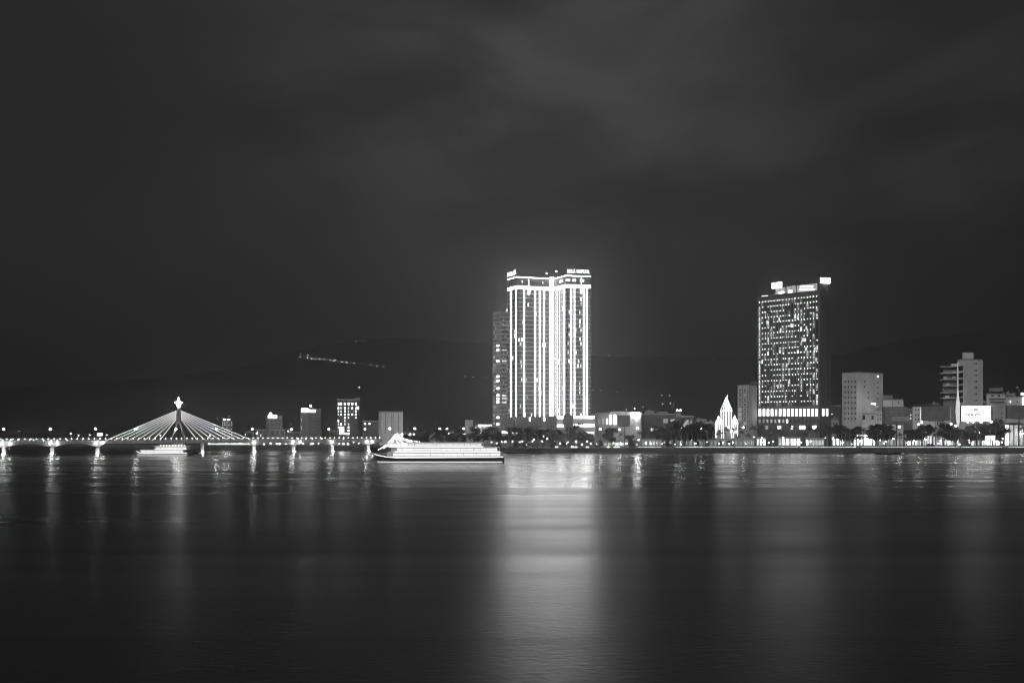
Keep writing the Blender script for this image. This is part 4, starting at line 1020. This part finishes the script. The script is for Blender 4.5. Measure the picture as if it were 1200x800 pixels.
# ------------------------------------------------------------------ boats
def cruise_boat(label, xl, xr, Y, ywl, decks, hull_h, mast_at, group=None):
    """bow at the left; keel on the water (z=0)"""
    X0, X1 = wx(xl, Y), wx(xr, Y); Lh = X1-X0; cx = (X0+X1)/2; W_ = 5.2
    o = empty('cruise_boat', (cx, Y, 0), label, 'boat', group)
    def half(t):                                   # beam along the length
        return W_ * min(1, (t/.16)**.55 if t < .16 else 1) * (1 if t < .93 else 1 - (t-.93)/.07*.35)
    def sheer(t): return hull_h + 2.2*max(0, 1 - t/.2)**2 + .3*t
    rings = []
    for i in range(37):
        t = .004 + .996*i/36; x = X0 + Lh*t; b_ = half(t); s = sheer(t); xo = -Lh*.0
        rake = Lh*.035*max(0, 1 - t/.12)
        rings.append([(x+rake, Y-b_*.62, -.6), (x, Y-b_, s), (x, Y+b_, s), (x+rake, Y+b_*.62, -.6)])
    MB().loft(rings).build('hull', 'hull', o, smooth=False)
    s = MB()
    for t0, t1 in zip(frange(.01, .99, 40), frange(.01, .99, 40)[1:]):
        s.bar((X0+Lh*t0, Y-half(t0)-.1, sheer(t0)-.25), (X0+Lh*t1, Y-half(t1)-.1, sheer(t1)-.25), .17, n=5)
    s.build('gunwale_light', 'led_thin', o)
    s = MB()
    for t0, t1 in zip(frange(.03, .985, 30), frange(.03, .985, 30)[1:]):
        s.bar((X0+Lh*t0, Y-half(t0)*.72-.35, .5), (X0+Lh*t1, Y-half(t1)*.72-.35, .5), .13, n=5)
    s.build('reflection_strip', 'led_thin', o)  # glowing strip added for the bright reflection line at the water
    z = hull_h - .1
    for k, (ta, tb, dh) in enumerate(decks):
        ta_, tb_ = X0+Lh*ta, X0+Lh*tb; wd = W_*(.92 - .06*k)
        q = [(ta_, Y-wd*.55), (ta_+Lh*.05, Y-wd), (tb_, Y-wd), (tb_, Y+wd), (ta_+Lh*.05, Y+wd), (ta_, Y+wd*.55)]
        MB().quad_prism([( (a-cx)*1.008+cx, (c-Y)*1.06+Y) for a, c in q], z, z+.35).build('deck', 'boat_white', o)
        inn = [((a-cx)*.96+cx, (c-Y)*.72+Y) for a, c in q]
        cab = MB().quad_prism(inn, z+.36, z+dh-.1).build('cabin', 'boat_white', o)
        ff = Fac((inn[1][0], inn[1][1]), (inn[2][0], inn[2][1])); nw = max(6, int(ff.len/3.2))
        for i in range(nw):
            u = ff.len*(i+.03)/nw; ff.rect(MB(), u, u+ff.len/nw*.93, z+1.0, z+dh-.75, .01, .06).build('window', 'deck_light', cab)
        n = int((tb_-ta_)/4); pm_ = None
        for i in range(n+1):
            x = ta_ + Lh*.05 + (tb_-ta_-Lh*.05)*i/n
            if pm_ is None: pm_ = MB().bar((0, 0, .36), (0, 0, dh), .11, n=4).data('pillar', 'boat_white')
            link('pillar', pm_, o).location = Vector((x, Y-wd+.12, z)) - o.location
        MB().bar((ta_+Lh*.05, Y-wd-.05, z+1.25), (tb_, Y-wd-.05, z+1.25), .06, n=4).build('guard_rail', 'pale_metal', o)
        MB().quad_prism([(ta_+Lh*.05, Y-wd-.32), (tb_, Y-wd-.32), (tb_, Y-wd-.06), (ta_+Lh*.05, Y-wd-.06)], z+.1, z+.52).build('deck_light_strip', 'led_thin', o)
        MB().quad_prism([(ta_+Lh*.06, Y-wd+.3), (tb_-.3, Y-wd+.3), (tb_-.3, Y-wd*.75), (ta_+Lh*.06, Y-wd*.75)], z+dh-.14, z+dh-.03).build('ceiling_light', 'boat_lamp', o)
        z += dh
    ta, tb = decks[-1][0], decks[-1][1]
    MB().quad_prism([(X0+Lh*ta, Y-W_*.86), (X0+Lh*tb, Y-W_*.86), (X0+Lh*tb, Y+W_*.86), (X0+Lh*ta, Y+W_*.86)], z, z+.3).build('roof', 'boat_white', o)
    # festoons of bulbs: strands falling from a mast to the deck fore and aft
    zt = z + .3; xm = X0 + Lh*mast_at; rn = random.Random(3); big = Lh > 60
    if big:
        MB().bar((xm, Y, z-2), (xm, Y, zt+4.6), .18, .1, 6).build('mast', 'pale_metal', o)
        for k, (dx, zz, yy) in enumerate(((-10, -4.5, -1), (-6.5, -3.5, -3), (-3, -2.5, -4), (3, -1.5, -4), (6.5, -.6, -4), (10, .3, -3), (15, .4, -2))):
            a_ = Vector((xm, Y-.4, zt+4.5)); b_ = Vector((xm+dx, Y+yy, zt+zz)); n = int((b_-a_).length/1.05); s = MB()
            for i in range(n+1):
                t = i/n; q = a_.lerp(b_, t); q.z -= .9*math.sin(t*math.pi)
                s.ball(q, rn.choice((.16, .22, .3)), 1, 6)
            s.build('bulb_strand', 'sign', o)
    else:
        for k in range(9):
            x = xm + (k-2)*2.3; MB().ball((x, Y-3.2, zt+.5), .32, 1, 8).build('roof_lamp', 'sign', o); MB().bar((x, Y-3.2, zt), (x, Y-3.2, zt+.3), .06).build('lamp_post', 'metal', o)
    return o
b1 = cruise_boat('three-deck cruise boat stretched along its light trail, ablaze with white bands, centre of the river', 438, 591, 519, 541, ((.09, .99, 3.2), (.12, .965, 3.0), (.08, .84, 2.6)), 3.2, .165)  # hull drawn long to cover the light trail; bands stand for its streaks
b2 = cruise_boat('shorter two-deck cruise boat glowing white below the bridge cables', 160, 222, 664, 533, ((.06, .93, 2.9), (.35, .985, 2.6)), 1.6, .6)

def low_boat(name, label, xl, xr, Y, h, cab):
    X0, X1 = wx(xl, Y), wx(xr, Y); Lh = X1-X0; o = empty(name, ((X0+X1)/2, Y, 0), label, 'boat'); rings = []
    for i in range(13):
        t = i/12; b_ = 2.3*math.sin(math.pi*min(1, .06+t*.94)**.7)**.5 if t < .99 else 1.2; s = h + 1.1*abs(t-.45)**2*4
        rings.append([(X0+Lh*(.08+.86*t), Y-b_*.6, -.5), (X0+Lh*t, Y-b_, s), (X0+Lh*t, Y+b_, s), (X0+Lh*(.08+.86*t), Y+b_*.6, -.5)])
    MB().loft(rings).build('hull', 'hull', o)
    MB().box(X0+Lh*cab, Y, h+.1, Lh*.22, 2.6, h+2.2).build('cabin', 'dark_wall', o); MB().box(X0+Lh*cab, Y, h+2.21, Lh*.26, 3.0, h+2.4).build('cabin_roof', 'roof', o)
    MB().bar((X0+Lh*.4, Y, h), (X0+Lh*.4, Y, h+4.5), .1, .06).build('mast', 'metal', o); return o
low_boat('fishing_boat', 'dark unlit fishing boat moored against the quay below the white slab block', 1024, 1057, 690, .9, .62)
pn = empty('pontoon', (wx(615, 705), 705, 0), 'dark flat landing pontoon on the water below the five billboards', 'pontoon')
MB().box(wx(615, 705), 705, -.5, wx(636, 705)-wx(594, 705), 7, 1.5).build('float', 'hull', pn)
MB().box(wx(599, 705), 706, 1.51, 5, 4, 5.2).build('hut', 'dark_wall', pn); MB().box(wx(599, 705), 706, 5.21, 6, 5, 5.5).build('hut_roof', 'roof', pn)
s = MB()
for i in range(12): xx = wx(604+i*2.9, 705); s.bar((xx, 701.7, 1.5), (xx, 701.7, 2.7), .06, n=4)
s.bar((wx(604, 705), 701.7, 2.7), (wx(636, 705), 701.7, 2.7), .06, n=4); s.build('railing', 'metal', pn)
MB().box(wx(626, 705), 706.5, 1.51, 12, 3.5, 4.2).build('shelter', 'black', pn)

# ------------------------------------------------------------------ haze
hz = MB(); hz.quad_prism([(-9000, -350), (9000, -350), (9000, 9500), (-9000, 9500)], -5.0, 900.0)
vm = bpy.data.materials.new('night_haze'); vm.use_nodes = True; vt = vm.node_tree; vt.nodes.clear()
vo = vt.nodes.new('ShaderNodeOutputMaterial'); vp = vt.nodes.new('ShaderNodeVolumePrincipled')
vp.inputs['Color'].default_value = (.9, .9, .9, 1); vp.inputs['Density'].default_value = .00027; vp.inputs['Anisotropy'].default_value = .82
vt.links.new(vp.outputs[0], vo.inputs['Volume'])
tag(hz.build('haze', vm), 'thin night haze over the river and city', 'haze', kind='stuff')

# ------------------------------------------------------------------ render settings
sc.render.engine = 'CYCLES'; cy = sc.cycles
cy.use_denoising = True
try: cy.denoiser = 'OPENIMAGEDENOISE'
except Exception: pass
cy.use_light_tree = True; cy.max_bounces = 6; cy.glossy_bounces = 3; cy.diffuse_bounces = 2; cy.volume_bounces = 0; cy.transparent_max_bounces = 8
cy.sample_clamp_indirect = 8; cy.caustics_reflective = False; cy.caustics_refractive = False; cy.filter_width = 1.05
vs_ = sc.view_settings; vs_.view_transform = 'Standard'; vs_.look = 'None'; vs_.exposure = 0; vs_.gamma = 1; vs_.use_curve_mapping = False
